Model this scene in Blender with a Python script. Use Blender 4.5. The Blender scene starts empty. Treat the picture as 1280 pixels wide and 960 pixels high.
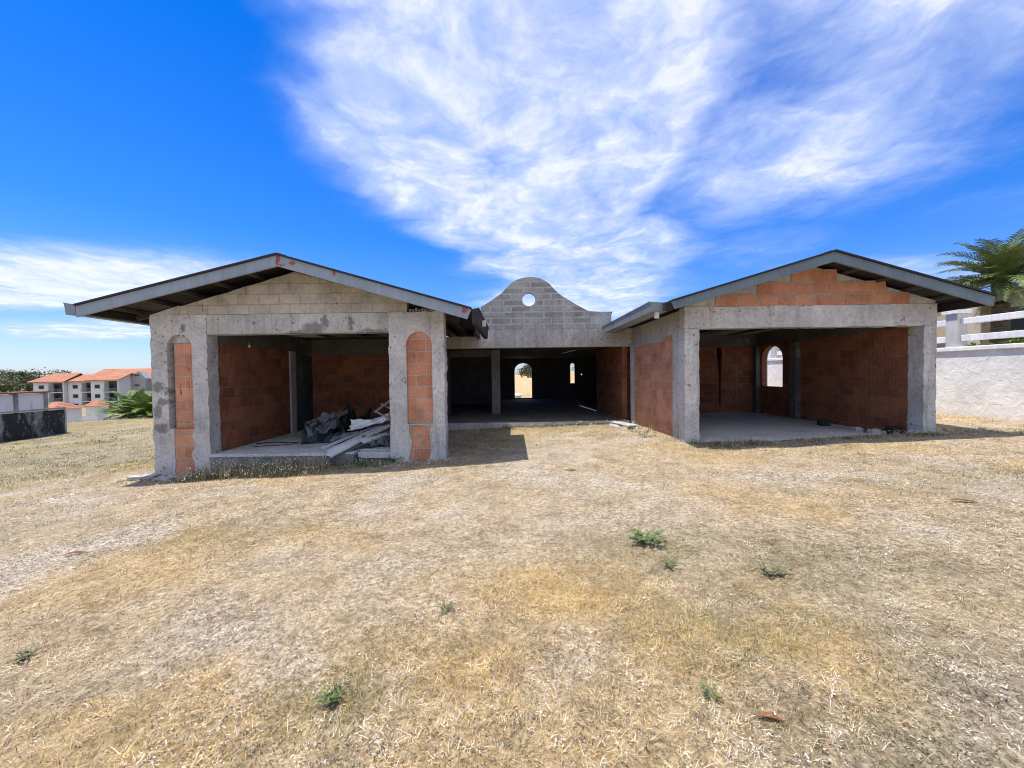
import bpy, math, random
import numpy as np
from mathutils import Vector, Matrix, noise as mnoise
from mathutils.geometry import tessellate_polygon

random.seed(7)
rng = np.random.default_rng(11)
scene = bpy.context.scene
col = scene.collection
R = math.radians

# ------------------------------------------------------------------ camera
F_PX = 500.0
CAM_Z = 1.6
cam_d = bpy.data.cameras.new('camera')
cam = bpy.data.objects.new('camera', cam_d)
col.objects.link(cam)
cam_d.sensor_width = 36.0
cam_d.lens = 36.0 * F_PX / 1280.0
cam_d.clip_end = 5000
cam_d.clip_start = 0.05
PITCH, ROLL = 0.024, 0.014
cam.matrix_world = Matrix.Translation((0, 0, CAM_Z)) @ Matrix.Rotation(R(90) - PITCH, 4, 'X') @ Matrix.Rotation(-ROLL, 4, 'Z')
scene.camera = cam


def at(u, v, Y):
    """world X, Z of a point at depth Y seen in direction u, v of the photograph"""
    x, y = u - 640.0, 480.0 - v
    xr, yr = x + ROLL * y, y - ROLL * x
    return xr / F_PX * Y, CAM_Z + (yr - PITCH * F_PX) / F_PX * Y


# ------------------------------------------------------------------ mesh builder
class MB:
    def __init__(self):
        self.v, self.f = [], []

    def add(self, vs, fs):
        n = len(self.v)
        self.v += [tuple(p) for p in vs]
        self.f += [tuple(i + n for i in f) for f in fs]
        return self

    def box(self, x0, x1, y0, y1, z0, z1):
        vs = [(x0, y0, z0), (x1, y0, z0), (x1, y1, z0), (x0, y1, z0), (x0, y0, z1), (x1, y0, z1), (x1, y1, z1), (x0, y1, z1)]
        fs = [(3, 2, 1, 0), (4, 5, 6, 7), (0, 1, 5, 4), (1, 2, 6, 5), (2, 3, 7, 6), (3, 0, 4, 7)]
        return self.add(vs, fs)

    def obox(self, M, sx, sy, sz):
        vs = [M @ Vector((a * sx / 2, b * sy / 2, c * sz / 2)) for c in (-1, 1) for a, b in ((-1, -1), (1, -1), (1, 1), (-1, 1))]
        fs = [(3, 2, 1, 0), (4, 5, 6, 7), (0, 1, 5, 4), (1, 2, 6, 5), (2, 3, 7, 6), (3, 0, 4, 7)]
        return self.add(vs, fs)

    def prism(self, loops, axis, a0, a1):
        """extrude 2D outline (with holes) along an axis; first loop outer"""
        def area(l):
            return sum(l[i][0] * l[(i + 1) % len(l)][1] - l[(i + 1) % len(l)][0] * l[i][1] for i in range(len(l)))
        L = []
        for k, l in enumerate(loops):
            l = list(l)
            if (area(l) > 0) != (k == 0):
                l.reverse()
            L.append(l)
        tris = tessellate_polygon([[Vector((a, b, 0)) for a, b in l] for l in L])
        flat = [p for l in L for p in l]

        def P(p, t):
            return {'y': (p[0], t, p[1]), 'x': (t, p[0], p[1]), 'z': (p[0], p[1], t)}[axis]
        n = len(flat)
        vs = [P(p, a0) for p in flat] + [P(p, a1) for p in flat]
        fs = []
        for t in tris:
            a, b, c = (flat[i] for i in t)
            s = (b[0] - a[0]) * (c[1] - a[1]) - (b[1] - a[1]) * (c[0] - a[0])
            t = tuple(t) if s > 0 else tuple(reversed(t))
            fs.append(t)                                  # outward for -y
            fs.append(tuple(i + n for i in reversed(t)))
        o = 0
        for l in L:
            m = len(l)
            for i in range(m):
                j = (i + 1) % m
                fs.append((o + j, o + i, o + i + n, o + j + n))
            o += m
        if axis in ('x', 'z'):
            fs = [tuple(reversed(f)) for f in fs]
        return self.add(vs, fs)

    def tube(self, pts, rad, n=8, cap=True):
        pts = [Vector(p) for p in pts]
        rads = rad if isinstance(rad, (list, tuple)) else [rad] * len(pts)
        vs, fs = [], []
        for i, p in enumerate(pts):
            d = (pts[min(i + 1, len(pts) - 1)] - pts[max(i - 1, 0)]).normalized()
            a = d.cross(Vector((0, 0, 1)))
            if a.length < 1e-3:
                a = Vector((1, 0, 0))
            a.normalize()
            b = d.cross(a).normalized()
            for k in range(n):
                t = 2 * math.pi * k / n
                vs.append(p + (a * math.cos(t) + b * math.sin(t)) * rads[i])
        for i in range(len(pts) - 1):
            for k in range(n):
                fs.append((i * n + k, i * n + (k + 1) % n, (i + 1) * n + (k + 1) % n, (i + 1) * n + k))
        if cap:
            fs.append(tuple(reversed(range(n))))
            fs.append(tuple((len(pts) - 1) * n + k for k in range(n)))
        return self.add(vs, fs)

    def build(self, name, mat, parent=None, bevel=0.0, smooth=False, local=False, uvoff=(0, 0)):
        off = Vector((0, 0, 0))
        if parent is not None and not local:
            p = parent
            while p is not None:
                off += p.location
                p = p.parent
        me = bpy.data.meshes.new(name)
        me.from_pydata([(a - off.x, b - off.y, c - off.z) for a, b, c in self.v], [], self.f)
        me.update()
        uv = me.uv_layers.new(name='UVMap')
        for poly in me.polygons:
            nx, ny, nz = abs(poly.normal.x), abs(poly.normal.y), abs(poly.normal.z)
            for li in poly.loop_indices:
                c = self.v[me.loops[li].vertex_index]
                if nx >= ny and nx >= nz:
                    w = (c[1], c[2])
                elif ny >= nz:
                    w = (c[0], c[2])
                else:
                    w = (c[0], c[1])
                uv.data[li].uv = (w[0] + uvoff[0], w[1] + uvoff[1])
            poly.use_smooth = smooth
        if mat:
            me.materials.append(mat)
        o = bpy.data.objects.new(name, me)
        col.objects.link(o)
        if parent is not None:
            o.parent = parent
        if bevel:
            b = o.modifiers.new('bevel', 'BEVEL')
            b.width = bevel
            b.segments = 2
            b.limit_method = 'ANGLE'
            b.angle_limit = R(50)
        return o


def tag(o, label=None, cat=None, group=None, kind=None):
    if label: o['label'] = label
    if cat: o['category'] = cat
    if group: o['group'] = group
    if kind: o['kind'] = kind
    return o


def empty(name, loc, label, cat, group=None, rz=0):
    o = bpy.data.objects.new(name, None)
    o.location = loc
    o.rotation_euler.z = rz
    col.objects.link(o)
    return tag(o, label, cat, group)


def copy_tree(o, parent=None):
    c = o.copy()
    col.objects.link(c)
    c.parent = parent
    for ch in list(o.children):
        copy_tree(ch, c)
    return c


def rag(loop, amp, step, seed=0, keep=()):
    """roughen a closed outline"""
    out = []
    n = len(loop)
    for i in range(n):
        a, b = loop[i], loop[(i + 1) % n]
        L = math.hypot(b[0] - a[0], b[1] - a[1])
        m = max(1, int(L / step))
        nx, ny = -(b[1] - a[1]) / max(L, 1e-6), (b[0] - a[0]) / max(L, 1e-6)
        for k in range(m):
            t = k / m
            x, y = a[0] + (b[0] - a[0]) * t, a[1] + (b[1] - a[1]) * t
            d = 0
            if i not in keep:
                d = amp * (mnoise.noise((x * 3.1 + seed, y * 3.1, 0)) + .7 * mnoise.noise((x * 11 + seed, y * 11, 3)) + .4 * mnoise.noise((x * 31, y * 31 + seed, 5)))
                if k == 0: d *= .3
            out.append((x + nx * d, y + ny * d))
    return out


def arch(x0, x1, zb, zt, n=10, rise=None):
    r = (x1 - x0) / 2
    h = rise or r
    pts = [(x0, zb), (x1, zb)]
    for k in range(n + 1):
        t = math.pi * k / n
        pts.append(((x0 + x1) / 2 + r * math.cos(t), zt - h + h * math.sin(t)))
    return pts


# ------------------------------------------------------------------ materials
class NT:
    def __init__(self, name):
        self.m = bpy.data.materials.new(name)
        self.m.use_nodes = True
        self.t = self.m.node_tree
        self.b = self.t.nodes['Principled BSDF']
        self.b.inputs['Specular IOR Level'].default_value = .25
        self._pos = None

    def n(self, typ, **kw):
        nd = self.t.nodes.new(typ)
        for k, v in kw.items():
            setattr(nd, k, v)
        return nd

    def l(self, a, b):
        self.t.links.new(a, b)

    @property
    def pos(self):
        if self._pos is None:
            self._pos = self.n('ShaderNodeNewGeometry').outputs['Position']
        return self._pos

    def scaled(self, sx, sy, sz, src=None):
        v = self.n('ShaderNodeVectorMath', operation='MULTIPLY')
        self.l(src or self.pos, v.inputs[0])
        v.inputs[1].default_value = (sx, sy, sz)
        return v.outputs[0]

    def noise(self, scale, detail=4, rough=.55, vec=None, dist=0):
        nd = self.n('ShaderNodeTexNoise')
        nd.inputs['Scale'].default_value = scale
        nd.inputs['Detail'].default_value = detail
        nd.inputs['Roughness'].default_value = rough
        nd.inputs['Distortion'].default_value = dist
        self.l(vec or self.pos, nd.inputs['Vector'])
        return nd.outputs['Fac']

    def ramp(self, fac, stops, interp='LINEAR'):
        nd = self.n('ShaderNodeValToRGB')
        cr = nd.color_ramp
        cr.interpolation = interp
        while len(cr.elements) < len(stops):
            cr.elements.new(.5)
        for e, (p, c) in zip(cr.elements, stops):
            e.position = p
            if isinstance(c, (int, float)): c = (c, c, c)
            e.color = (*c, 1)
        self.l(fac, nd.inputs[0])
        return nd.outputs[0]

    def mix(self, fac, a, b, mode='MIX'):
        nd = self.n('ShaderNodeMix', data_type='RGBA', blend_type=mode)
        for s, x in ((nd.inputs[0], fac), (nd.inputs[6], a), (nd.inputs[7], b)):
            if isinstance(x, (int, float)):
                s.default_value = x
            elif isinstance(x, tuple):
                s.default_value = (*x, 1)
            else:
                self.l(x, s)
        return nd.outputs[2]

    def math(self, op, a, b=0.0, clamp=False):
        nd = self.n('ShaderNodeMath', operation=op, use_clamp=clamp)
        for s, x in ((nd.inputs[0], a), (nd.inputs[1], b)):
            if isinstance(x, (int, float)):
                s.default_value = x
            else:
                self.l(x, s)
        return nd.outputs[0]

    def bump(self, h, strength=.5, dist=.01, normal=None):
        nd = self.n('ShaderNodeBump')
        nd.inputs['Strength'].default_value = strength
        nd.inputs['Distance'].default_value = dist
        self.l(h, nd.inputs['Height'])
        if normal: self.l(normal, nd.inputs['Normal'])
        return nd.outputs[0]

    def out(self, colr, rough=.9, normal=None, metal=0.0):
        if isinstance(colr, tuple):
            self.b.inputs['Base Color'].default_value = (*colr, 1)
        else:
            self.l(colr, self.b.inputs['Base Color'])
        if isinstance(rough, (int, float)):
            self.b.inputs['Roughness'].default_value = rough
        else:
            self.l(rough, self.b.inputs['Roughness'])
        if normal: self.l(normal, self.b.inputs['Normal'])
        self.b.inputs['Metallic'].default_value = metal
        return self.m

    def spots(self, centres, wob=.04, wscale=9):
        """1 inside ragged spots given as (x,y,z,r)"""
        nz = self.n('ShaderNodeTexNoise')
        nz.inputs['Scale'].default_value = wscale
        self.l(self.pos, nz.inputs['Vector'])
        sub = self.n('ShaderNodeVectorMath', operation='SUBTRACT')
        self.l(nz.outputs['Color'], sub.inputs[0])
        sub.inputs[1].default_value = (.5, .5, .5)
        sc = self.n('ShaderNodeVectorMath', operation='SCALE')
        self.l(sub.outputs[0], sc.inputs[0])
        sc.inputs['Scale'].default_value = wob * 4
        ad = self.n('ShaderNodeVectorMath', operation='ADD')
        self.l(self.pos, ad.inputs[0])
        self.l(sc.outputs[0], ad.inputs[1])
        tot = None
        for x, y, z, rx, rz in centres:
            s = self.n('ShaderNodeVectorMath', operation='SUBTRACT')
            self.l(ad.outputs[0], s.inputs[0])
            s.inputs[1].default_value = (x, y, z)
            m = self.n('ShaderNodeVectorMath', operation='MULTIPLY')
            self.l(s.outputs[0], m.inputs[0])
            m.inputs[1].default_value = (1 / rx, 1 / max(rx, .3), 1 / rz)
            ln = self.n('ShaderNodeVectorMath', operation='LENGTH')
            self.l(m.outputs[0], ln.inputs[0])
            mr = self.n('ShaderNodeMapRange'); self.l(ln.outputs['Value'], mr.inputs[0]); mr.inputs[1].default_value = 1.25; mr.inputs[2].default_value = .7; q = mr.outputs[0]
            tot = q if tot is None else self.math('MAXIMUM', tot, q)
        return tot


def concrete(name, lo=.27, hi=.43, tint=(1, .985, .95), seams=None, stains=None, pits=True, courses=None):
    N = NT(name)
    big = N.noise(1.3, 5, .6)
    fine = N.noise(14, 5, .65)
    base = N.ramp(big, [(.28, tuple(lo * t for t in tint)), (.5, tuple((lo + hi) / 2 * t for t in tint)), (.72, tuple(hi * t for t in tint))])
    c = N.mix(.55, base, N.ramp(fine, [(.25, .45), (.5, .98), (.8, 1.35)]), 'MULTIPLY')
    streak = N.noise(1, 4, .6, vec=N.scaled(7, 7, .8))
    c = N.mix(N.ramp(streak, [(.52, 0), (.75, .45)]), c, (.15, .145, .13))
    blot = N.noise(3.2, 6, .7, dist=.6)
    c = N.mix(N.ramp(blot, [(.62, 0), (.7, .55)]), c, (.2, .19, .175))
    c = N.mix(N.ramp(N.noise(2.1, 5, .7, vec=N.scaled(1, 1, 1.7)), [(.6, 0), (.72, .5)]), c, (.5, .49, .46))
    h = fine
    if pits:
        wv = N.n('ShaderNodeTexNoise'); wv.inputs['Scale'].default_value = 30; N.l(N.pos, wv.inputs['Vector'])
        wa = N.n('ShaderNodeVectorMath', operation='MULTIPLY_ADD'); N.l(wv.outputs['Color'], wa.inputs[0]); wa.inputs[1].default_value = (.03, .03, .05); N.l(N.pos, wa.inputs[2])
        msk = None
        for sc_, th_, nz_ in ((9, .17, .52 if pits is True else pits), (24, .2, .54 if pits is True else pits)):
            v = N.n('ShaderNodeTexVoronoi')
            v.inputs['Scale'].default_value = sc_
            v.inputs['Randomness'].default_value = 1
            N.l(wa.outputs[0], v.inputs['Vector'])
            q_ = N.math('MULTIPLY', N.math('LESS_THAN', v.outputs['Distance'], N.math('MULTIPLY', N.noise(5, 2), th_ * 2)), N.math('GREATER_THAN', N.noise(2.3 + sc_ * .1, 4), nz_))
            msk = q_ if msk is None else N.math('MAXIMUM', msk, q_)
        h = N.math('ADD', h, N.math('MULTIPLY', N.noise(3.5, 5, .6), 1.2))
        c = N.mix(N.math('MULTIPLY', msk, .75), c, (.09, .085, .08))
        h = N.math('SUBTRACT', h, N.math('MULTIPLY', msk, .9))
    if seams or courses:
        uv = N.n('ShaderNodeUVMap')
        bt = N.n('ShaderNodeTexBrick')
        bw, rh, mo, offv = seams or courses
        bt.offset = offv
        bt.inputs['Scale'].default_value = 1
        bt.inputs['Brick Width'].default_value = bw
        bt.inputs['Row Height'].default_value = rh
        bt.inputs['Mortar Size'].default_value = mo
        bt.inputs['Mortar Smooth'].default_value = .3
        bt.inputs['Color1'].default_value = (.60, .585, .54, 1)
        bt.inputs['Color2'].default_value = (1.1, 1.1, 1.08, 1)
        bt.inputs['Mortar'].default_value = (.9, .9, .9, 1)
        N.l(uv.outputs[0], bt.inputs['Vector'])
        c = N.mix(.6 if courses else .45, c, bt.outputs['Color'], 'MULTIPLY')
        if courses:
            c = N.mix(N.math('MULTIPLY', bt.outputs['Fac'], N.ramp(N.noise(4, 3), [(.35, .25), (.62, .9)])), c, (.50, .49, .46))
        else:
            c = N.mix(N.math('MULTIPLY', bt.outputs['Fac'], .5), c, (.2, .19, .17))
        h = N.math('SUBTRACT', h, N.math('MULTIPLY', bt.outputs['Fac'], 1.2))
    if stains:
        c = N.mix(N.math('MULTIPLY', N.spots(stains, .05, 12), .75), c, (.13, .125, .12))
    return N.out(c, .93, N.bump(h, .55, .012))


def brick_mat(name, c1, c2, bw=.40, rh=.235, mort=.012, smear=.6, groove=True, mcol=(.42, .36, .30)):
    N = NT(name)
    uv = N.n('ShaderNodeUVMap')
    # wobble the courses a little
    nz = N.n('ShaderNodeTexNoise')
    nz.inputs['Scale'].default_value = 2.2
    N.l(uv.outputs[0], nz.inputs['Vector'])
    s = N.n('ShaderNodeVectorMath', operation='SUBTRACT'); N.l(nz.outputs['Color'], s.inputs[0]); s.inputs[1].default_value = (.5, .5, .5)
    sc = N.n('ShaderNodeVectorMath', operation='SCALE'); N.l(s.outputs[0], sc.inputs[0]); sc.inputs['Scale'].default_value = .035
    ad = N.n('ShaderNodeVectorMath', operation='ADD'); N.l(uv.outputs[0], ad.inputs[0]); N.l(sc.outputs[0], ad.inputs[1])
    bt = N.n('ShaderNodeTexBrick')
    bt.inputs['Scale'].default_value = 1
    bt.inputs['Brick Width'].default_value = bw
    bt.inputs['Row Height'].default_value = rh
    bt.inputs['Mortar Size'].default_value = mort
    bt.inputs['Mortar Smooth'].default_value = .25
    bt.inputs['Bias'].default_value = -.1
    bt.inputs['Color1'].default_value = (*c1, 1)
    bt.inputs['Color2'].default_value = (*c2, 1)
    bt.inputs['Mortar'].default_value = (*mcol, 1)
    N.l(ad.outputs[0], bt.inputs['Vector'])
    c = bt.outputs['Color']
    c = N.mix(.7, c, N.ramp(N.noise(2.4, 5, .65), [(.3, .6), (.5, 1), (.7, 1.25)]), 'MULTIPLY')
    c = N.mix(.5, c, N.ramp(N.noise(24, 4, .65), [(.3, .65), (.7, 1.25)]), 'MULTIPLY')
    sm = N.noise(5.5, 6, .7, dist=.8)
    c = N.mix(N.ramp(sm, [(.6, 0), (.68, smear)]), c, mcol)
    h = N.math('MULTIPLY', bt.outputs['Fac'], -1.0)
    if groove:
        w = N.n('ShaderNodeTexWave', wave_type='BANDS', bands_direction='X')
        w.inputs['Scale'].default_value = 9
        w.inputs['Distortion'].default_value = .6
        N.l(uv.outputs[0], w.inputs['Vector'])
        h = N.math('ADD', h, N.math('MULTIPLY', w.outputs['Fac'], .25))
        c = N.mix(N.math('MULTIPLY', N.math('GREATER_THAN', w.outputs['Fac'], .88), .24), c, (.12, .05, .03))
    # broken cells: dark upright slots here and there
    dk = N.noise(1, 2, .5, vec=N.scaled(16, 16, 4.2))
    c = N.mix(N.ramp(dk, [(.70, 0), (.74, .7)]), c, (.07, .03, .02))
    h = N.math('ADD', h, N.math('MULTIPLY', N.noise(40, 3), .35))
    return N.out(c, .93, N.bump(h, .7, .012))


M = {}
M['concrete'] = concrete('pier_concrete', .36, .64, tint=(1, .968, .915))
M['pier_left'] = concrete('stained_pier_concrete', .34, .62, tint=(1, .968, .915), stains=[(-7.08, 8, 1.45, .13, .1), (-7.0, 8, 1.15, .11, .07), (-7.1, 8, .95, .09, .16), (-7.05, 8, .62, .16, .09), (-6.9, 8, 1.35, .05, .08), (-6.55, 8, 2.62, .05, .09), (-6.02, 8, 2.52, .1, .03)])
lint_st = [(-3.95, 8.0, 2.58, .22, .13), (-3.72, 8, 2.7, .07, .14), (-3.2, 8, 2.66, .055, .13), (-2.75, 8, 2.5, .35, .04), (-2.2, 8, 2.72, .12, .045), (-4.25, 8, 2.5, .25, .05)]
M['plain_lintel'] = concrete('smooth_lintel', .38, .60, tint=(1, .968, .915), pits=.585)
M['lintel'] = concrete('cast_lintel', .36, .58, tint=(1, .968, .915), seams=(.53, 2.0, .006, 0.0), stains=lint_st)
M['render'] = concrete('cement_render', .33, .56, tint=(1, .97, .92))
M['render_in'] = concrete('shaded_cement_inside', .09, .17, tint=(1, .95, .88))  # cement darkened in its colour to stand in for room shade
M['floor_in'] = concrete('shaded_floor_inside', .11, .2, tint=(1, .96, .9))  # floor concrete with the indoor shade painted in as a darker tone
M['dark_edge'] = concrete('dark_edge_cement', .11, .24, tint=(1, .96, .9))  # darker cement tone for the slab front and step block
M['floor'] = concrete('floor_concrete', .42, .62, tint=(1, .99, .97))
M['parapet'] = concrete('grey_block', .29, .52, tint=(1, .965, .89), courses=(.62, .185, .028, .37))
M['brick'] = brick_mat('clay_block', (.60, .29, .17), (.46, .19, .108))
M['brick_in'] = brick_mat('shaded_clay_block', (.34, .125, .06), (.20, .068, .036), smear=.45, mcol=(.235, .165, .125), mort=.012)  # shaded copy of the clay block, gloom put into its colours
M['gblock'] = brick_mat('pale_block', (.47, .42, .325), (.37, .345, .285), bw=.41, rh=.205, mort=.011, smear=.7, groove=False, mcol=(.34, .325, .285))


def paint(name, c, rough=.5, spots=None, var=.25, rust=0.0):
    N = NT(name)
    k = N.mix(var, c, N.ramp(N.noise(1.6, 5, .65), [(.3, .5), (.5, 1), (.7, 1.4)]), 'MULTIPLY')
    k = N.mix(var * .8, k, N.ramp(N.noise(1, 4, .6, vec=N.scaled(14, 14, 1.5)), [(.3, .6), (.7, 1.3)]), 'MULTIPLY')
    if rust:
        k = N.mix(N.ramp(N.noise(6, 6, .7), [(.6, 0), (.66, rust)]), k, (.16, .06, .025))
    if spots:
        k = N.mix(N.math('MULTIPLY', N.spots(spots, .035, 22), .9), k, (.30, .045, .025))
    return N.out(k, rough, N.bump(N.noise(5, 3), .15, .01))


M['fascia_left'] = paint('grey_fascia_paint', (.25, .30, .345), .5, spots=[(-4.27, 7.4, 3.78, .035, .13), (-4.0, 7.4, 3.70, .05, .04), (-3.25, 7.4, 3.5, .03, .06), (-.86, 7.4, 2.8, .05, .07), (-4.2, 7.4, 3.66, .07, .02)], var=.3)
M['fascia_right'] = paint('slate_fascia_paint', (.14, .18, .205), .5, var=.35)
M['gutter'] = paint('gutter_paint', (.20, .235, .255), .45, var=.35)
M['dark_steel'] = paint('dark_primer_steel', (.035, .032, .03), .7, rust=.5)
M['purlin'] = paint('purlin_steel', (.10, .092, .085), .6, rust=.6)
M['zinc_under'] = paint('roof_sheet_metal', (.03, .028, .026), .6, rust=.4)
M['redprimer'] = paint('red_primer', (.22, .04, .025), .7)
M['galv'] = paint('galvanised_steel', (.74, .76, .78), .38, var=.3)
M['galv'].node_tree.nodes['Principled BSDF'].inputs['Metallic'].default_value = .15
M['galv_dark'] = paint('weathered_steel', (.14, .15, .16), .5, var=.4)
M['tarp'] = paint('blue_grey_tarp', (.034, .043, .05), .65, var=.5)
M['card'] = paint('tan_sheet', (.13, .105, .07), .9, var=.5)
M['wood'] = paint('grey_timber', (.34, .31, .27), .85, var=.5)
M['black'] = NT('black_rubber').out((.015, .015, .015), .6)
M['bulb'] = NT('bulb_glass').out((.5, .45, .35), .2)
M['white_pvc'] = NT('pale_pipe').out((.62, .63, .63), .4)
M['glass'] = NT('dark_window_glass').out((.02, .025, .03), .12)
M['interior'] = NT('dim_room_surface').out((.05, .045, .04), .9)

# ------------------------------------------------------------------ world
SUN_TO = Vector((.31, -.045, -1)).normalized()
elev = math.asin(-SUN_TO.z)
azim = math.atan2(-SUN_TO.x, -SUN_TO.y)
world = bpy.data.worlds.new('World')
scene.world = world
world.use_nodes = True
wt = world.node_tree
bg = wt.nodes['Background']
SKY_STRENGTH = .13
bg.inputs['Strength'].default_value = SKY_STRENGTH


class WN(NT):
    def __init__(self):
        self.t = wt
        self._pos = wt.nodes.new('ShaderNodeTexCoord').outputs['Generated']


W = WN()
sky = W.n('ShaderNodeTexSky')
sky.sky_type = 'NISHITA'
sky.sun_disc = False
sky.sun_elevation = elev
sky.sun_rotation = azim
sky.air_density = 1.0
sky.dust_density = .6
sky.ozone_density = 2.0
sep = W.n('ShaderNodeSeparateXYZ')
W.l(W.pos, sep.inputs[0])
dz = W.math('MAXIMUM', sep.outputs[2], 0.0)
den = W.math('ADD', dz, .06)
qx = W.math('DIVIDE', sep.outputs[0], den)
qy = W.math('DIVIDE', sep.outputs[1], den)
comb = W.n('ShaderNodeCombineXYZ')
W.l(qx, comb.inputs[0])
W.l(qy, comb.inputs[1])
q = comb.outputs[0]
# warp
wn = W.n('ShaderNodeTexNoise')
wn.inputs['Scale'].default_value = 1.6
wn.inputs['Detail'].default_value = 5
W.l(q, wn.inputs['Vector'])
ws = W.n('ShaderNodeVectorMath', operation='SUBTRACT'); W.l(wn.outputs['Color'], ws.inputs[0]); ws.inputs[1].default_value = (.5, .5, .5)
wsc = W.n('ShaderNodeVectorMath', operation='SCALE'); W.l(ws.outputs[0], wsc.inputs[0]); wsc.inputs['Scale'].default_value = .55
wq = W.n('ShaderNodeVectorMath', operation='ADD'); W.l(q, wq.inputs[0]); W.l(wsc.outputs[0], wq.inputs[1])
wq = wq.outputs[0]


def ell(cx, cy, rx, ry, s, soft=.55):
    a = W.n('ShaderNodeVectorMath', operation='SUBTRACT'); W.l(wq, a.inputs[0]); a.inputs[1].default_value = (cx, cy, 0)
    b = W.n('ShaderNodeVectorMath', operation='MULTIPLY'); W.l(a.outputs[0], b.inputs[0]); b.inputs[1].default_value = (1 / rx, 1 / ry, 0)
    c = W.n('ShaderNodeVectorMath', operation='LENGTH'); W.l(b.outputs[0], c.inputs[0])
    mr = W.n('ShaderNodeMapRange', interpolation_type='SMOOTHSTEP')
    W.l(c.outputs['Value'], mr.inputs[0])
    mr.inputs[1].default_value = 1.0
    mr.inputs[2].default_value = 1.0 - soft
    mr.inputs[3].default_value = 0
    mr.inputs[4].default_value = s
    return mr.outputs[0]


mask = None
for e in [(.06, 1.75, 1.02, 1.45, 1.0, .42), (-.05, .7, .9, .75, .92, .5), (.5, 2.9, 1.2, 1.1, .95, .5), (.65, 4.3, 1.5, 2.3, 1.0, .6), (1.0, .95, 1.5, .9, 1.0, .95), (1.2, 1.7, 1.4, 1.35, .95, .95), (2.6, 1.9, .9, .5, .5, .9),
          (0, -1.0, 2.6, 1.5, 1.15, .5), (0, -2.8, 5, 1.9, 1.1, .7), (-4.2, -2, 2.8, 2, .95, .7), (4.2, -1.6, 2.8, 2, .95, .7),  # unseen clouds behind and overhead, added to brighten the shaded front
          (-3.4, 3.1, 2.7, 1.3, 1.15, .7), (-4.8, 4.8, 2.6, 1.4, 1.0, .8), (3.2, 3.0, 2.2, .65, .8, .9), (1.6, 2.7, 1.1, .8, .6, .9),
          (-3.2, 8, 4, 2.6, .8, .8), (4, 9, 5, 2.6, .75, .8), (2.2, 6.5, 2.5, 1.6, .75, .8), (-2.2, 6.0, 1.6, .8, .65, .8)]:
    m = ell(*e)
    mask = m if mask is None else W.math('MAXIMUM', mask, m)
rot = W.n('ShaderNodeMapping')
W.l(q, rot.inputs[0])
rot.inputs['Rotation'].default_value = (0, 0, R(-20))
rot.inputs['Scale'].default_value = (1.9, .9, 1)
fib = W.noise(2.1, 8, .62, vec=rot.outputs[0], dist=.5)
puff = W.noise(3.2, 9, .62, vec=wq, dist=.3)
d = W.math('ADD', W.math('MULTIPLY', fib, .3), W.math('MULTIPLY', puff, .7))
dens = W.math('ADD', W.math('MULTIPLY', mask, .88), W.math('MULTIPLY', W.math('SUBTRACT', d, .50), 1.75))
dens = W.math('MULTIPLY', dens, W.math('ADD', W.math('MULTIPLY', mask, .9), .08), True)
cl = W.n('ShaderNodeMapRange', interpolation_type='SMOOTHSTEP')
W.l(dens, cl.inputs[0])
cl.inputs[1].default_value = .0
cl.inputs[2].default_value = 1.2
cl.inputs[4].default_value = .9
# deeper blue away from the horizon
tint = W.ramp(dz, [(0, (.80, .88, 1.18)), (.05, (.66, .80, 1.2)), (.12, (.42, .66, 1.22)), (.3, (.14, .56, 1.24)), (.6, (.015, .45, 1.2)), (.9, (.015, .42, 1.15))])
blue = W.mix(1.0, sky.outputs[0], tint, 'MULTIPLY')
CLOUD = 6.45
fine_ = W.noise(7.5, 7, .56, vec=wq, dist=.4)
thick = W.math('MULTIPLY', dens, W.math('ADD', W.math('MULTIPLY', fine_, .9), W.math('MULTIPLY', puff, 1.05)), False)
thick = W.math('SUBTRACT', thick, .12)
cc = W.ramp(thick, [(.2, (CLOUD * .58, CLOUD * .72, CLOUD * 1.06)), (.62, (CLOUD * .70, CLOUD * .80, CLOUD * 1.06)), (1.0, (CLOUD * .97, CLOUD * .99, CLOUD * 1.05))])
wt.links.new(W.mix(cl.outputs[0], blue, cc), bg.inputs['Color'])

sun_d = bpy.data.lights.new('sun', 'SUN')
sun_d.energy = 4.6
sun_d.angle = R(.5)
sun_d.color = (1, .955, .88)
sun = bpy.data.objects.new('sun', sun_d)
sun.rotation_euler = SUN_TO.to_track_quat('-Z', 'Y').to_euler()
sun.location = (-5, 5, 30)
col.objects.link(sun)
scene.view_settings.view_transform = 'Standard'
scene.view_settings.look = 'None'
scene.view_settings.exposure = .4
scene.view_settings.gamma = 1
scene.view_settings.use_curve_mapping = False
scene.render.engine = 'CYCLES'
scene.cycles.use_denoising = True
scene.cycles.pixel_filter_type = 'BLACKMAN_HARRIS'
scene.cycles.filter_width = 1.05
scene.cycles.max_bounces = 7
scene.cycles.diffuse_bounces = 5


# ------------------------------------------------------------------ terrain
def sst(a, b, x):
    t = np.clip((x - a) / (b - a), 0, 1)
    return t * t * (3 - 2 * t)


class VNoise:
    def __init__(self, seed, n=256):
        self.g = np.random.default_rng(seed).random((n, n))
        self.n = n

    def __call__(self, x, y):
        xi, yi = np.floor(x).astype(int), np.floor(y).astype(int)
        fx, fy = x - xi, y - yi
        fx, fy = fx * fx * (3 - 2 * fx), fy * fy * (3 - 2 * fy)
        n = self.n
        a, b = self.g[xi % n, yi % n], self.g[(xi + 1) % n, yi % n]
        c, d = self.g[xi % n, (yi + 1) % n], self.g[(xi + 1) % n, (yi + 1) % n]
        return (a * (1 - fx) + b * fx) * (1 - fy) + (c * (1 - fx) + d * fx) * fy


VN = [VNoise(k) for k in range(8)]


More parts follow.
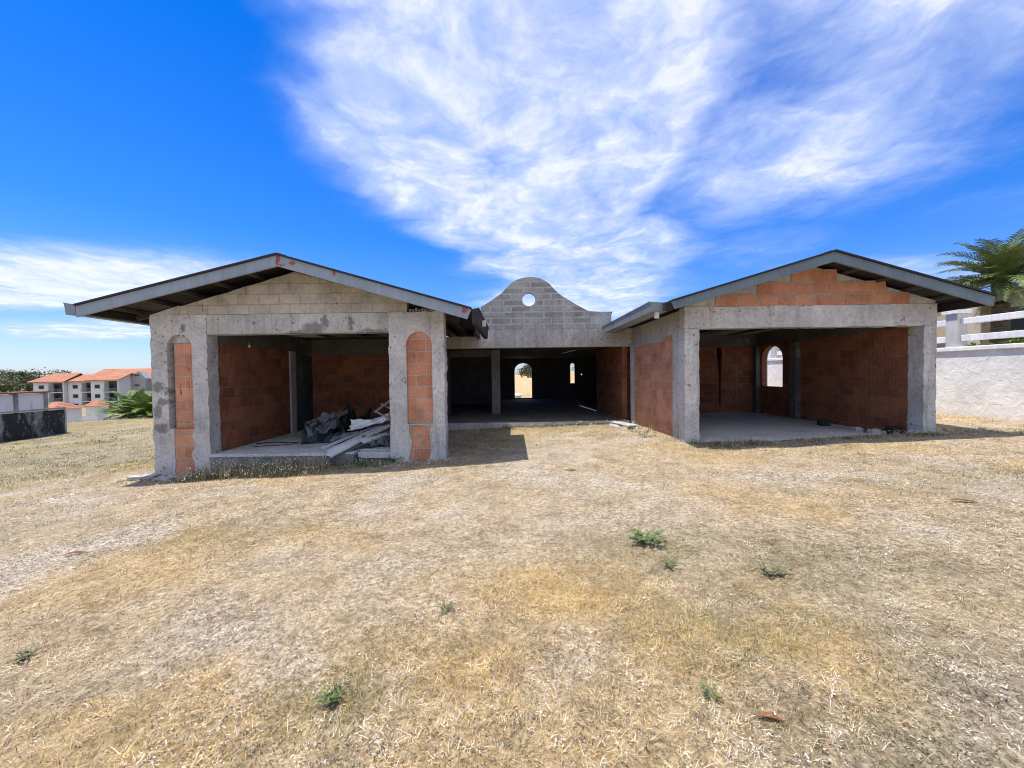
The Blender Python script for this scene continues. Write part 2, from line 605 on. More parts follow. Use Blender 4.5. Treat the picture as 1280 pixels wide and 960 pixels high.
def fbm(x, y, s, k=0, oct=4):
    t, a, w = 0, .5, 0
    for i in range(oct):
        t = t + a * VN[(k + i) % 8](x * s * 2 ** i + 13.7 * k, y * s * 2 ** i + 7.1 * i)
        w += a
        a *= .55
    return t / w


STEP = 12.42


def ground(x, y, fine=True):
    x, y = np.asarray(x, float), np.asarray(y, float)
    z = np.where(x < 0, .046 * np.maximum(x, -22), .03 * np.minimum(x, 9.5)) + .0
    dist = np.hypot(x, y)
    m = sst(14, 34, -x) * sst(12, 30, y)
    z = z - m * (7.2 * sst(30, 95, dist)) + m * 5.5 * sst(150, 250, dist) + m * 5 * sst(240, 420, dist)
    z = z + (fbm(x, y, .33, 1, 3) - .5) * .12 * sst(60, 20, dist) * sst(-1, 2, dist)
    z = z + (fbm(x, y, 1.9, 4, 3) - .5) * .055 * sst(30, 8, dist)
    # raised bank at the far edge of the left terrace
    z = z + .22 * np.exp(-((y - 25.5 - .25 * (x + 20)) / 1.3) ** 2) * sst(12, 17, -x) * sst(32, 26, -x)
    # slight hollow before the right wing
    z = z - .07 * np.exp(-((x - 4.9) / 1.2) ** 2 - ((y - 8.1) / .5) ** 2)
    # excavated under the slabs
    for hx0, hx1, hy0 in ((3.72, 8.85, 8.55), (-2.25, 3.72, 12.36), (-7.1, -2.3, 8.12)):
        z = np.where((x > hx0) & (x < hx1) & (y > hy0) & (y < 23.8), z - .35, z)
    z = np.where(x > STEP, 1.86, z)
    z = z + np.where(x > STEP, (np.clip(dist, 40, 400) - 40) * .004, 0)
    return z


def gz(x, y):
    return float(ground(np.array([x]), np.array([y]))[0])


def axis(lo, hi, step, far):
    a = list(np.arange(lo, hi + 1e-6, step))
    s = step
    while a[-1] < far:
        s *= 1.16
        a.append(a[-1] + s)
    s = step
    while a[0] > -far:
        s *= 1.16
        a.insert(0, a[0] - s)
    return a


xs = axis(-11, 14, .11, 1500)
xs = [x for x in xs if abs(x - STEP) > .06] + [STEP - .02, STEP + .02]
xs = np.array(sorted(xs))
ys = np.array(axis(0.0, 14, .11, 1500))
XX, YY = np.meshgrid(xs, ys)
ZZ = ground(XX, YY)


def gold_mask(x, y):
    m = np.zeros_like(x)
    wx = x + (fbm(x, y, 1.3, 2) - .5) * 1.3
    wy = y + (fbm(x, y, 1.3, 5) - .5) * 1.1
    for cx, cy, rx, ry, s in [(.45, 2.95, 1.1, .55, 1), (1.15, 2.25, .5, .5, 1), (-1.4, 1.85, 1.2, .4, .9), (-.3, 2.3, .55, .35, .8), (-3.2, 2.6, 1.0, .5, .4),
                              (3.4, 4.8, 1.6, .6, .4), (6.0, 7.2, 2.0, .5, .5), (-.6, 1.45, 1.0, .3, .8), (2.9, 2.3, .6, .35, .3)]:
        m = np.maximum(m, s * np.exp(-(((wx - cx) / rx) ** 2 + ((wy - cy) / ry) ** 2) ** 1.5))
    m = np.maximum(m, .5 * sst(.55, .72, fbm(x, y, .55, 3)))
    bank = np.exp(-((y - 25.5 - .25 * (x + 20)) / 1.5) ** 2) * (x < -10)
    m = np.maximum(m, .75 * sst(24, 27, y) * sst(-9, -6, x) * (.4 + fbm(x, y, .1, 2)))
    return np.clip(np.maximum(m, bank), 0, 1)


def green_mask(x, y):
    m = sst(.60, .78, fbm(x, y, .8, 6)) * .45
    for cx, cy, rx, ry, s in [(-10.5, 9.5, 3.0, .9, .8), (-13, 13, 5, 2.5, .45), (1.4, 3.6, .7, .45, .7), (2.3, 3.1, 1.0, .5, .65), (2.9, 1.9, 1.0, .5, .6), (1.6, 1.65, .6, .25, .6), (5.5, 5.2, 1.2, .5, .5), (-.9, 1.95, .3, .2, .7), (-3.0, 4.6, .8, .4, .4), (-.6, 9.5, 1.0, 2.4, .6), (1.6, 11.6, 2.4, .6, .75), (-4, 7.7, 2.2, .3, .6), (3.9, 8.1, .5, .5, .6), (8, 8.1, 2, .25, .4), (10.6, 8.2, 1.6, .6, .5), (-16, 20, 5, 4, .5)]:
        m = np.maximum(m, s * np.exp(-((x - cx) / rx) ** 2 - ((y - cy) / ry) ** 2) * (.5 + fbm(x, y, 2, 1)))
    m = np.maximum(m, 1.0 * sst(5.5, 11, -x) * sst(6, 9, y) * (.35 + fbm(x, y, .7, 2)))
    return np.clip(m, 0, 1)


def bare_mask(x, y):
    m = sst(.5, .68, fbm(x, y, 1.1, 7)) * .9
    wx = x + (fbm(x, y, 2.3, 2) - .5) * .6
    wy = y + (fbm(x, y, 2.3, 3) - .5) * .6
    for cx, cy, rx, ry, s in [(.27, 2.03, .28, .16, 1), (-1.5, 2.75, 1.1, .3, .8), (-.7, 3.2, .9, .3, .6), (2.3, 1.7, .9, .35, .6), (.9, 4.2, .6, .3, .5)]:
        m = np.maximum(m, s * np.exp(-((wx - cx) / rx) ** 2 - ((wy - cy) / ry) ** 2))
    return np.clip(m, 0, 1)


nx_, ny_ = len(xs), len(ys)
me = bpy.data.meshes.new('ground')
co = np.stack([XX, YY, ZZ], -1).reshape(-1, 3)
idx = np.arange(nx_ * ny_).reshape(ny_, nx_)
quads = np.stack([idx[:-1, :-1], idx[:-1, 1:], idx[1:, 1:], idx[1:, :-1]], -1).reshape(-1, 4)
me.vertices.add(len(co)); me.vertices.foreach_set('co', co.ravel())
me.loops.add(quads.size); me.loops.foreach_set('vertex_index', quads.ravel().astype(np.int32))
me.polygons.add(len(quads))
me.polygons.foreach_set('loop_start', np.arange(0, quads.size, 4, dtype=np.int32))
me.polygons.foreach_set('use_smooth', np.ones(len(quads), dtype=bool))
me.update(calc_edges=True)
ca = me.color_attributes.new('cover', 'FLOAT_COLOR', 'POINT')
fx, fy = XX.ravel(), YY.ravel()
cv = np.stack([gold_mask(fx, fy), green_mask(fx, fy), bare_mask(fx, fy), np.ones_like(fx)], -1)
ca.data.foreach_set('color', cv.ravel())
N = NT('dry_lawn_soil')
va = N.n('ShaderNodeVertexColor', layer_name='cover')
sp = N.n('ShaderNodeSeparateColor'); N.l(va.outputs[0], sp.inputs[0])
n1, n2, n3 = N.noise(3.1, 6, .7), N.noise(28, 6, .75), N.noise(.35, 5, .65)
c = N.ramp(n2, [(.30, (.085, .068, .05)), (.43, (.30, .235, .155)), (.55, (.51, .415, .285)), (.70, (.76, .67, .54))])
c = N.mix(.6, c, N.ramp(n1, [(.3, .6), (.5, 1), (.7, 1.25)]), 'MULTIPLY')
n4 = N.noise(9, 4, .7)
c = N.mix(.55, c, N.ramp(n4, [(.32, (.48, .41, .33)), (.47, (1.04, .99, .91)), (.62, (1.28, 1.21, 1.12))]), 'MULTIPLY')
c = N.mix(N.math('MULTIPLY', sp.outputs[2], .6), c, N.ramp(n2, [(.32, (.14, .115, .09)), (.48, (.50, .43, .35)), (.62, (.80, .74, .66))]))
c = N.mix(N.math('MULTIPLY', sp.outputs[0], .8), c, N.ramp(n2, [(.25, (.22, .13, .035)), (.55, (.56, .37, .125)), (.75, (.68, .49, .2))]))
c = N.mix(N.math('MULTIPLY', sp.outputs[1], .7), c, N.ramp(n2, [(.3, (.07, .075, .025)), (.7, (.24, .22, .09))]))
c = N.mix(N.ramp(n3, [(.45, 0), (.62, .4)]), c, (.44, .36, .25))
c = N.mix(.5, c, N.ramp(N.noise(2.0, 5, .7), [(.36, (.70, .61, .52)), (.5, (1.04, 1.0, .95)), (.64, (1.22, 1.18, 1.12))]), 'MULTIPLY')
tus = N.noise(70, 3, .7)
hb = N.math('ADD', N.math('MULTIPLY', n2, 1.0), N.math('MULTIPLY', tus, .6))
me.materials.append(N.out(c, .97, N.bump(hb, .9, .035)))
o = bpy.data.objects.new('ground', me); col.objects.link(o)
tag(o, 'dry straw coloured ground around the house', kind='structure')

# ------------------------------------------------------------------ the house
house = empty('unfinished_house', (.9, 8, 0), 'unfinished grey concrete and orange clay block house with two gabled wings', 'house')
FL, FC, FR = .08, .125, .14


def part(name, mb, mat, parent=house, bevel=.006, **k):
    return mb.build(name, M[mat] if isinstance(mat, str) else mat, parent, bevel=bevel, **k)


# --- left wing, front at Y = 8
YF = 8.0
XL0, XL1, XR0, XR1 = -7.2, -6.08, -2.45, -1.345
ZT = 2.875
b = -.9
lp_out = rag([(XL0, b), (XL1, b), (XL1, ZT), (XL0, ZT)], .026, .045, 2, keep=(0, 2))
xa, _ = at(210, 480, YF); xb, _ = at(241, 480, YF)
_, zt = at(224, 418, YF); _, zm = at(224, 536, YF)
ar = arch(xa, xb, zm, zt, 12)
low = rag([(xa + .09, b + .15), (xb - .02, b + .15), (xb + .0, zm), (xa + .05, zm)], .035, .05, 5, keep=(0, 2))
nic = [ar[0]] + [p for p in low[0:0]]
# one combined outline: arched recess above, ragged patch below
lowL = [p for p in low]
hole = rag([(xa + .09, b + .15), (xb - .04, b + .15), (xb - .02, zm - .02), (xb, zm)], .03, .05, 5, keep=(0, 3)) 
hole = rag([(xa + .12, b + .12), (xb - .03, b + .12)], 0, .1, 1)[:2]
left_edge = [(xa + .12 - .04 * abs(math.sin(k * 1.7)), b + .12 + (zm - b - .12) * k / 8) for k in range(8, 0, -1)]
right_edge = [(xb - .03 + .05 * math.sin(k * 2.3), b + .12 + (zm - b - .12) * k / 8) for k in range(1, 8)]
outline = [(xa + .12, b + .12), (xb - .03, b + .12)] + right_edge + ar[1:] + [ar[0]] + left_edge
pier = part('pier', MB().prism([lp_out, outline], 'y', YF, YF + .3), 'pier_left')
pier['label'] = 'left front pier with a deep arched niche of broken clay block'
part('brick_panel', MB().box(xa + .07, xb + .03, YF + .085, YF + .2, zm - .0, at(224, 429, YF)[1]), 'brick', pier)
part('brick_panel', MB().box(xa - .05, xb + .06, YF + .015, YF + .08, b + .05, zm - .004), 'brick', pier)
part('niche_back', MB().box(xa - .05, xb + .05, YF + .205, YF + .26, b + .1, zt + .05), 'render', pier, bevel=0)
part('niche_infill', MB().box(xa - .02, xb + .02, YF + .10, YF + .2, at(224, 429, YF)[1] + .003, zt + .03), 'render', pier)
# right pier
rp_out = rag([(XR0, b), (XR1, b), (XR1, ZT - .03), (XR1 - .08, ZT), (XR0, ZT)], .018, .045, 9, keep=(0,))
xa, _ = at(508.5, 480, YF); xb, _ = at(540.5, 480, YF)
_, zt = at(525, 414.5, YF); _, zm = at(525, 530, YF)
ar = arch(xa, xb, zm, zt, 12)
left_edge = [(xa + .05 - .035 * math.sin(k * 1.9), b + .12 + (zm - b - .12) * k / 8) for k in range(8, 0, -1)]
right_edge = [(xb - .06 + .035 * math.sin(k * 2.6), b + .12 + (zm - b - .12) * k / 8) for k in range(1, 9)]
outline = [(xa + .03, b + .12), (xb - .06, b + .12)] + right_edge + ar[1:] + [ar[0]] + left_edge
pier2 = part('pier', MB().prism([rp_out, outline], 'y', YF, YF + .3), 'concrete')
pier2['label'] = 'right hand pier of the left wing with a shallow arched niche of clay block'
part('brick_panel', MB().box(xa - .04, xb + .05, YF + .045, YF + .15, zm + .005, zt + .05), 'brick', pier2, uvoff=(.12, .03))
part('mortar_bed', MB().box(xa - .04, xb + .04, YF + .018, YF + .1, zm - .022, zm + .003), 'render', pier2, bevel=0)
part('brick_panel', MB().box(xa - .05, xb + .03, YF + .022, YF + .1, b + .05, zm - .024), 'brick', pier2, uvoff=(.2, .1))
part('footing', MB().prism([rag([(XR0 + .28, YF - .12), (XR1 + .16, YF - .1), (XR1 + .18, YF + .4), (XR0 + .3, YF + .4)], .03, .1, 3)], 'z', -.7, -.1), 'render')
# lintel and gable
part('lintel', MB().box(XL1 + .002, XR0 - .002, YF + .004, YF + .28, 2.48, ZT - .003), 'lintel')
gab = rag([(XL0 + .02, ZT + .002), (-2.08, ZT + .002), (-2.08, 3.07), (-4.29, 3.70)], .01, .08, 4, keep=(0,))
part('gable_wall', MB().prism([gab], 'y', YF + .012, YF + .2), 'gblock', bevel=0, uvoff=(.1, .01))
cap = rag([(XL0 + .0, ZT + .003), (-6.62, ZT + .003), (-6.6, 3.06)], .012, .06, 6, keep=(0,))
part('render_patch', MB().prism([cap], 'y', YF - .006, YF + .01), 'render', bevel=0)
# ragged broken blocks in the open gable corner
mb = MB()
for k in range(9):
    x = -2.05 + k * .062
    mb.box(x, x + .045, YF + .06, YF + .2, ZT + .002, ZT + .05 + .05 * random.random())
part('broken_block', mb, 'render')
# floor slab and interior of left wing
part('floor_slab', MB().box(XL1 - .0, XR0 + .0, YF + .302, 12.2, -.5, FL), 'floor')
part('slab_edge', MB().box(XL1 + .004, -3.18, YF - .02, YF + .298, -.5, FL - .06), 'dark_edge')
part('slab_edge', MB().box(XL1 + .002, -3.18, YF - .03, YF + .299, FL - .058, FL - .002), 'floor')
part('floor_slab', MB().box(-3.15, XR0 - .004, YF + .08, YF + .298, -.06, FL - .02), 'floor')
part('step_block', MB().box(-3.52, -3.16, YF - .12, YF - .024, -.5, FL - .03), 'dark_edge', bevel=.015)
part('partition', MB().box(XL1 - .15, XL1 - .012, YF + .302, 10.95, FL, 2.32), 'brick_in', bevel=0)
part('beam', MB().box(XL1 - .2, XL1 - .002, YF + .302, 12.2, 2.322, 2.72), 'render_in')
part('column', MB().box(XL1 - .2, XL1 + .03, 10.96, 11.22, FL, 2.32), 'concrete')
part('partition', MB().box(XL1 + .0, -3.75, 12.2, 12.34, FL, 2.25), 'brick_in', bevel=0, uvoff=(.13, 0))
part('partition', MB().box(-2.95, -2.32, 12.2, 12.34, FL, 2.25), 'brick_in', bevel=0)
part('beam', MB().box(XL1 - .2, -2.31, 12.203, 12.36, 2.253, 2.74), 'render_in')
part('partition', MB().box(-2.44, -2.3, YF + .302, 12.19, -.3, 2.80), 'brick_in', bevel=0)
part('outer_wall', MB().box(XL0 + .02, XL0 + .16, YF + .302, 23.7, -1.2, 2.8), 'render')

# --- left roof
AX, AZ = -4.29, 3.885
SL, SR = .236, .292
XE0, XE1, XE2 = -8.02, -.73, -.96
RY0, RY1 = 7.36, 20.0


def lz(x):
    return AZ - (SL * (AX - x) if x < AX else SR * (x - AX))


t = .03
roof = part('roof', MB().prism([[(XE0, lz(XE0)), (XE0, lz(XE0) - t), (AX, AZ - t), (XE2, lz(XE2) - t), (XE2, lz(XE2)), (AX, AZ)]], 'y', RY0, RY1)
            .prism([[(XE2 + .001, lz(XE2)), (XE2 + .001, lz(XE2) - t), (XE1, lz(XE1) - t), (XE1, lz(XE1))]], 'y', RY0, 10.7), 'zinc_under', bevel=0)
roof['label'] = 'low gable roof of the left wing with blue grey fascia and red primer spots'
fh = .235
part('fascia_board', MB().prism([[(XE0 - .0, lz(XE0) - t - .001), (XE0, lz(XE0) - fh), (AX - .001, AZ - fh), (AX - .001, AZ - t - .001)]], 'y', 7.40, 7.45), 'fascia_left', roof)
part('fascia_board', MB().prism([[(AX + .001, AZ - t - .001), (AX + .001, AZ - fh), (XE1 - .08, lz(XE1) - fh + .02), (XE1, lz(XE1) - t - .001)]], 'y', 7.40, 7.45), 'fascia_left', roof)
for k, dx in enumerate([.1, .78, 1.46, 2.14, 2.82, 3.45]):
    for s in (-1, 1):
        x = AX + s * dx
        if x > XE2 - .05: continue
        part('purlin', MB().box(x - .018, x + .018, 7.452, RY1 - .05, lz(x) - t - .075, lz(x) - t - .01), 'purlin', roof, bevel=0)
part('ridge_cap', MB().prism([[(AX - .16, AZ - SL * .16 + .004), (AX, AZ + .004), (AX + .16, AZ - SR * .16 + .004), (AX + .16, AZ - SR * .16 + .016), (AX, AZ + .02), (AX - .16, AZ - SL * .16 + .016)]], 'y', 7.42, RY1), 'galv_dark', roof, bevel=0)


def gutter(x0, x1, ztop, dep, y0, y1, mat='gutter', flip=1):
    """open box gutter with a flared lip; flip -1 = lip to -x"""
    a, bb = (x1, x0) if flip > 0 else (x0, x1)      # a = outer edge
    w = .006 * flip
    pts = [(a + .03 * flip, ztop + .03), (a + .005 * flip, ztop - .03), (a - .012 * flip, ztop - dep), (bb, ztop - dep), (bb, ztop), (bb + w, ztop), (bb + w, ztop - dep + .008),
           (a - .02 * flip, ztop - dep + .008), (a - .006 * flip, ztop - .028), (a + .022 * flip, ztop + .032)]
    m = MB().prism([pts], 'y', y0, y1)
    m.prism([[(a + .02 * flip, ztop + .025), (a - .012 * flip, ztop - dep + .002), (bb + .001 * flip, ztop - dep + .002), (bb + .001 * flip, ztop - .0)]], 'y', y0 + .004, y0 + .012)
    return m


part('gutter', gutter(XE0 - .19, XE0 - .004, lz(XE0) + .0, .19, 7.395, RY1, flip=-1), 'gutter', roof, bevel=0)
part('gutter', gutter(XE1 + .004, XE1 + .11, lz(XE1) - .03, .26, 7.42, 10.7, 'gutter', 1), 'dark_steel', roof, bevel=0)
part('gutter_outlet', MB().box(XE1 + .115, XE1 + .19, 8.5, 8.62, 2.63, 2.75), 'white_pvc', roof)
part('eave_channel', MB().box(XE2 - .05, XE2, 10.72, RY1, lz(XE2) - .2, lz(XE2) - t - .001), 'dark_steel', roof, bevel=0)
part('eave_channel', MB().box(XE0, XE0 + .05, 7.46, RY1, lz(XE0) - .17, lz(XE0) - t - .001), 'dark_steel', roof, bevel=0)
part('rafter', MB().prism([[(XL0 - .5, lz(XL0 - .5) - .17), (AX, AZ - .19), (XE2 - .1, lz(XE2 - .1) - .17), (XE2 - .1, lz(XE2 - .1) - .26), (AX, AZ - .29), (XL0 - .5, lz(XL0 - .5) - .26)]], 'y', 8.25, 8.33), 'dark_steel', roof, bevel=0)

# --- right wing, front at Y = 8.45
YR = 8.45
RX0, RX1 = 3.65, 8.97
OX0, OX1 = 3.96, 8.70
ZB, ZU = 2.51, 2.965
part('column', MB().prism([rag([(RX0, -.3), (OX0, -.3), (OX0, ZB), (RX0, ZB)], .011, .05, 11, keep=(0, 2))], 'y', YR, YR + .3), 'concrete')
part('column', MB().prism([rag([(OX1, -.3), (RX1, -.3), (RX1, ZB), (OX1, ZB)], .018, .05, 12, keep=(0, 2))], 'y', YR, YR + .34), 'concrete')
part('lintel', MB().prism([rag([(RX0, ZB + .002), (RX1, ZB + .002), (RX1, ZU), (RX0, ZU)], .012, .07, 41, keep=(1, 3))], 'y', YR + .002, YR + .28), 'plain_lintel')
bx = (RX0 + RX1) / 2
AXR, AZR = 6.3, 3.93
SRR = .29


def rz_(x):
    return AZR - SRR * abs(x - AXR)


gab = [(RX0 + .02, ZU + .002), (RX1 - .02, ZU + .002), (RX1 - .02, rz_(RX1) - .12), (AXR, AZR - .13), (RX0 + .02, rz_(RX0) - .12)]
part('gable_wall', MB().prism([gab], 'y', YR + .02, YR + .2), 'render', bevel=0)
# stepped courses of clay block showing through the render
for k, (u0, u1, v0, v1) in enumerate([(893, 1136, 384, 370.5), (945, 1106, 369.5, 355.5), (987, 1045, 354.5, 341)]):
    x0, z0 = at(u0, v0, YR); x1, _ = at(u1, v0, YR); _, z1 = at((u0 + u1) / 2, v1, YR); _, z0 = at((u0 + u1) / 2, v0, YR)
    z0 = ZU + .003 + k * .252
    part('brick_panel', MB().prism([rag([(x0, z0), (x1, z0), (x1 - .02, z0 + .243), (x0 + .03, z0 + .243)], .012, .08, k)], 'y', YR + .008, YR + .1), 'brick', bevel=0, uvoff=(.05 * k + .2 * (k % 2), .245 - (z0 % .235)))
# side wall of right wing
part('column', MB().box(RX0 - .004, RX0 + .2, 12.08, 12.31, -.3, 2.42), 'concrete')
sw = [(YR + .302, -.3), (12.07, -.3), (12.07, 2.93), (YR + .302, 2.93)]
y_a, y_b = 9.08, 11.95
pan = rag([(y_a, .02), (y_b, .02), (y_b - .02, 2.36), (y_a + .5, 2.36), (y_a + .46, 2.44), (y_a, 2.47)], .022, .07, 21)
part('side_wall', MB().prism([sw, pan], 'x', RX0, RX0 + .022), 'render', bevel=0)
part('brick_panel', MB().box(RX0 + .01, RX0 + .16, YR + .303, 12.06, -.25, 2.9), 'brick', bevel=0, uvoff=(.07, .02))
part('plinth', MB().box(RX0 - .05, RX0 - .002, YR + .25, 12.0, -.4, .06), 'render', bevel=.02)
part('conduit_box', MB().box(RX0 - .06, RX0 - .001, 11.78, 11.95, 2.12, 2.2), 'render')
# floor, back and right walls
part('floor_slab', MB().box(OX0 + .003, OX1 - .003, YR + .03, 14.2, -.4, FR).box(RX0 + .16, OX0 + .002, YR + .31, 14.2, -.4, FR), 'floor')
bw = [(RX0 + .17, FR), (OX1 - .002, FR), (OX1 - .002, 2.47), (RX0 + .17, 2.47)]
cx0 = at(898, 470, 14.2)[0]
slot = [(cx0 + .03, .36), (cx0 + .07, .36), (cx0 + .085, .9), (cx0 + .10, 1.6), (cx0 + .14, 2.3), (cx0 + .10, 2.44), (cx0 - .06, 2.42), (cx0 - .05, 2.25), (cx0 + .01, 1.5)]
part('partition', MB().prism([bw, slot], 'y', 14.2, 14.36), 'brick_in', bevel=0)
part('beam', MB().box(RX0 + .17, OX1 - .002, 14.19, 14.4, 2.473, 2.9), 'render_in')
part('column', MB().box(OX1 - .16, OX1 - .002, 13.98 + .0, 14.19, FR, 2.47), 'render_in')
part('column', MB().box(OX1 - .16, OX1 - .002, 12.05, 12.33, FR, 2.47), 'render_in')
rw = [(YR + .342, -.3), (23.7, -.3), (23.7, 2.5), (YR + .342, 2.5)]
win = arch(12.86, 13.93, 1.07, 2.44, 10, rise=.42)
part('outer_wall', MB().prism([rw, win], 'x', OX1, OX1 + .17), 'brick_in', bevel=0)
part('outer_render', MB().prism([[(YR + .342, -.3), (23.7, -.3), (23.7, 2.5), (YR + .342, 2.5)], win], 'x', OX1 + .172, OX1 + .2), 'render', bevel=0)
part('beam', MB().box(OX1 - .06, RX1 - .02, YR + .342, 23.7, 2.503, 2.93), 'render_in')
# chalky marks on back wall
M['smear'] = NT('chalky_smear').out((.20, .14, .11), .95)
for u0, v0, u1, v1 in ((890, 447, 892, 472), (884, 447, 896, 449), (905, 446, 914, 449), (913, 448, 914, 462), (920, 465, 923, 505), (908, 449, 910, 455)):
    x0, z0 = at(u0, v1, 14.19); x1, z1 = at(u1, v0, 14.19)
    part('mortar_smear', MB().prism([rag([(x0, z0), (x1, z0), (x1, z1), (x0, z1)], .012, .04, u0)], 'y', 14.194, 14.199), 'smear', bevel=0)

# --- right roof
QE0, QE1 = 3.13, 9.43
QY0, QY1 = 7.78, 20.0
roofr = part('roof', MB().prism([[(QE0, rz_(QE0)), (QE0, rz_(QE0) - t), (AXR, AZR - t), (QE1, rz_(QE1) - t), (QE1, rz_(QE1)), (AXR, AZR)]], 'y', QY0, QY1), 'zinc_under', bevel=0)
roofr['label'] = 'low gable roof of the right wing with plain slate grey fascia'
fh2 = .225
part('fascia_board', MB().prism([[(QE0, rz_(QE0) - t - .001), (QE0 + .06, rz_(QE0) - fh2 + .04), (AXR - .001, AZR - fh2), (AXR - .001, AZR - t - .001)]], 'y', 7.82, 7.87), 'fascia_right', roofr)
part('fascia_board', MB().prism([[(AXR + .001, AZR - t - .001), (AXR + .001, AZR - fh2), (QE1 - .03, rz_(QE1) - fh2), (QE1, rz_(QE1) - t - .001)]], 'y', 7.82, 7.87), 'fascia_right', roofr)
for k, dx in enumerate([.1, .75, 1.4, 2.05, 2.7]):
    for s in (-1, 1):
        x = AXR + s * dx
        part('purlin', MB().box(x - .018, x + .018, 7.872, QY1 - .05, rz_(x) - t - .075, rz_(x) - t - .01), 'purlin', roofr, bevel=0)
part('eave_channel', MB().box(QE0, QE0 + .05, 7.88, QY1, rz_(QE0) - .19, rz_(QE0) - t - .001), 'dark_steel', roofr, bevel=0)
part('eave_channel', MB().box(QE1 - .05, QE1, 7.88, QY1, rz_(QE1) - .19, rz_(QE1) - t - .001), 'dark_steel', roofr, bevel=0)
part('gutter', gutter(2.80, QE0 - .003, 2.99, .17, 8.03, 12.31, flip=-1), 'gutter', roofr, bevel=0)
part('gutter_bracket', MB().box(QE0 - .1, QE0 - .002, 7.9, 8.02, 2.82, 2.98), 'dark_steel', roofr)
part('gutter_outlet', MB().tube([(2.96, 8.16, 2.818), (2.96, 8.16, 2.70)], .05, 12), 'white_pvc', roofr, bevel=0)
part('ridge_cap', MB().prism([[(AXR - .14, AZR - SRR * .14 + .004), (AXR, AZR + .004), (AXR + .14, AZR - SRR * .14 + .004), (AXR + .14, AZR - SRR * .14 + .016), (AXR, AZR + .02), (AXR - .14, AZR - SRR * .14 + .016)]], 'y', 7.9, QY1), 'galv_dark', roofr, bevel=0)

# --- centre, front at Y = 12.33
YC = 12.33
part('lintel', MB().box(-1.0, RX0 + .16, YC, YC + .25, 2.42, 2.97).box(-2.3, -1.002, YC + .003, YC + .25, 2.42, 2.78), 'lintel')
pts = []
for a_, b_ in [(245, 312), (280, 290), (335, 255), (390, 215), (425, 178), (460, 142), (495, 121), (530, 108), (565, 101), (605, 98), (640, 102), (675, 111), (710, 127), (740, 150), (770, 185), (800, 215), (835, 240), (870, 260), (915, 287), (960, 312), (1010, 338), (1060, 346), (1110, 349), (1190, 348)]:
    u, v = 560 + a_ / 5.82, 330 + b_ / 5.82
    x, z = at(u, v, YC)
    pts.append((x, z))
zright = pts[-1][1]
poly = [(-.93, 2.974)] + [(3.08, 2.974), (3.08, zright)] + [p for p in reversed(pts)]
poly[-1] = (-.93, poly[-1][1])
hx, hz = at(661, 374.7, YC)
hole = [(hx + .205 * math.cos(2 * math.pi * k / 28), hz + .205 * math.sin(2 * math.pi * k / 28)) for k in range(28)]
par = part('parapet', MB().prism([rag(poly, .008, .07, 31, keep=(0,)), hole], 'y', YC + .01, YC + .17), 'parapet', bevel=.008)
par['label'] = 'curved bell shaped parapet with a round opening'
ring = [(hx + .245 * math.cos(2 * math.pi * k / 28), hz + .245 * math.sin(2 * math.pi * k / 28)) for k in range(28)]
part('opening_ring', MB().prism([ring, [(hx + .203 * math.cos(2 * math.pi * k / 28), hz + .203 * math.sin(2 * math.pi * k / 28)) for k in range(28)]], 'y', YC + .002, YC + .09), 'render', par)
part('pilaster', MB().box(-1.16, -.935, YC + .05, YC + .2, 2.78, 3.3), 'parapet')
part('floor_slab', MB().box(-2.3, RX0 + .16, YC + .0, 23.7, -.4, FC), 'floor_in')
part('slab_edge', MB().prism([rag([(-2.3, YC - .11), (RX0 - .06, YC - .1), (RX0 - .06, YC - .003), (-2.3, YC - .003)], .012, .08, 51, keep=(2,))], 'z', -.3, FC - .004), 'floor')
M['column_in'] = concrete('shaded_column_cement', .2, .34, tint=(1, .97, .92))  # mid-dark cement, the room's shade mixed into its tone
part('column', MB().box(-.75, -.44, 14.85, 15.1, FC, 2.52), 'column_in')
part('beam', MB().box(-2.3, -.76, 14.86, 15.08, 2.26, 2.52), 'render_in')
part('partition', MB().box(3.47, 3.62, YC + .26, 16.4, FC, 2.52), 'brick_in', bevel=0)
part('partition', MB().box(-2.45, -2.31, YC + .26, 15.0, FC, 2.52), 'render_in', bevel=0)
part('partition', MB().box(-6.0, -.7, 20.0, 20.15, FC, 2.52), 'render_in', bevel=0)
# roof deck over the centre with a narrow slit
slit = [(2.30, 18.5), (2.37, 18.5), (2.57, 15.8), (2.50, 15.8)]
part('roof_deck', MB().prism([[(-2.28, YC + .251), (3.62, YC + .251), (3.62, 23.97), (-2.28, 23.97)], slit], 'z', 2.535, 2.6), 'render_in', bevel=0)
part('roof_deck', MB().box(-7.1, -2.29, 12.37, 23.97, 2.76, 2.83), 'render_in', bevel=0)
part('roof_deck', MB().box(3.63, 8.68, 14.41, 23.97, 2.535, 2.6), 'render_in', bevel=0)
bk = [(-7.0, -.4), (8.68, -.4), (8.68, 2.53), (-7.0, 2.53)]
d0, d1 = at(643.5, 480, 23.8)[0], at(665, 480, 23.8)[0]
w0, w1 = at(713, 468, 23.8)[0], at(718.5, 468, 23.8)[0]
door = arch(d0, d1, at(654, 497.5, 23.8)[1], at(654, 454, 23.8)[1], 12, rise=.45)
wnd = arch(w0, w1, at(715, 479, 23.8)[1], at(715, 454, 23.8)[1], 8)
hx2, hz2 = at(727, 468, 23.8)
part('back_wall', MB().prism([bk, door, wnd, [(hx2 + .05 * math.cos(k * .785), hz2 + .05 * math.sin(k * .785)) for k in range(8)]], 'y', 23.8, 23.96), 'render_in', bevel=0)


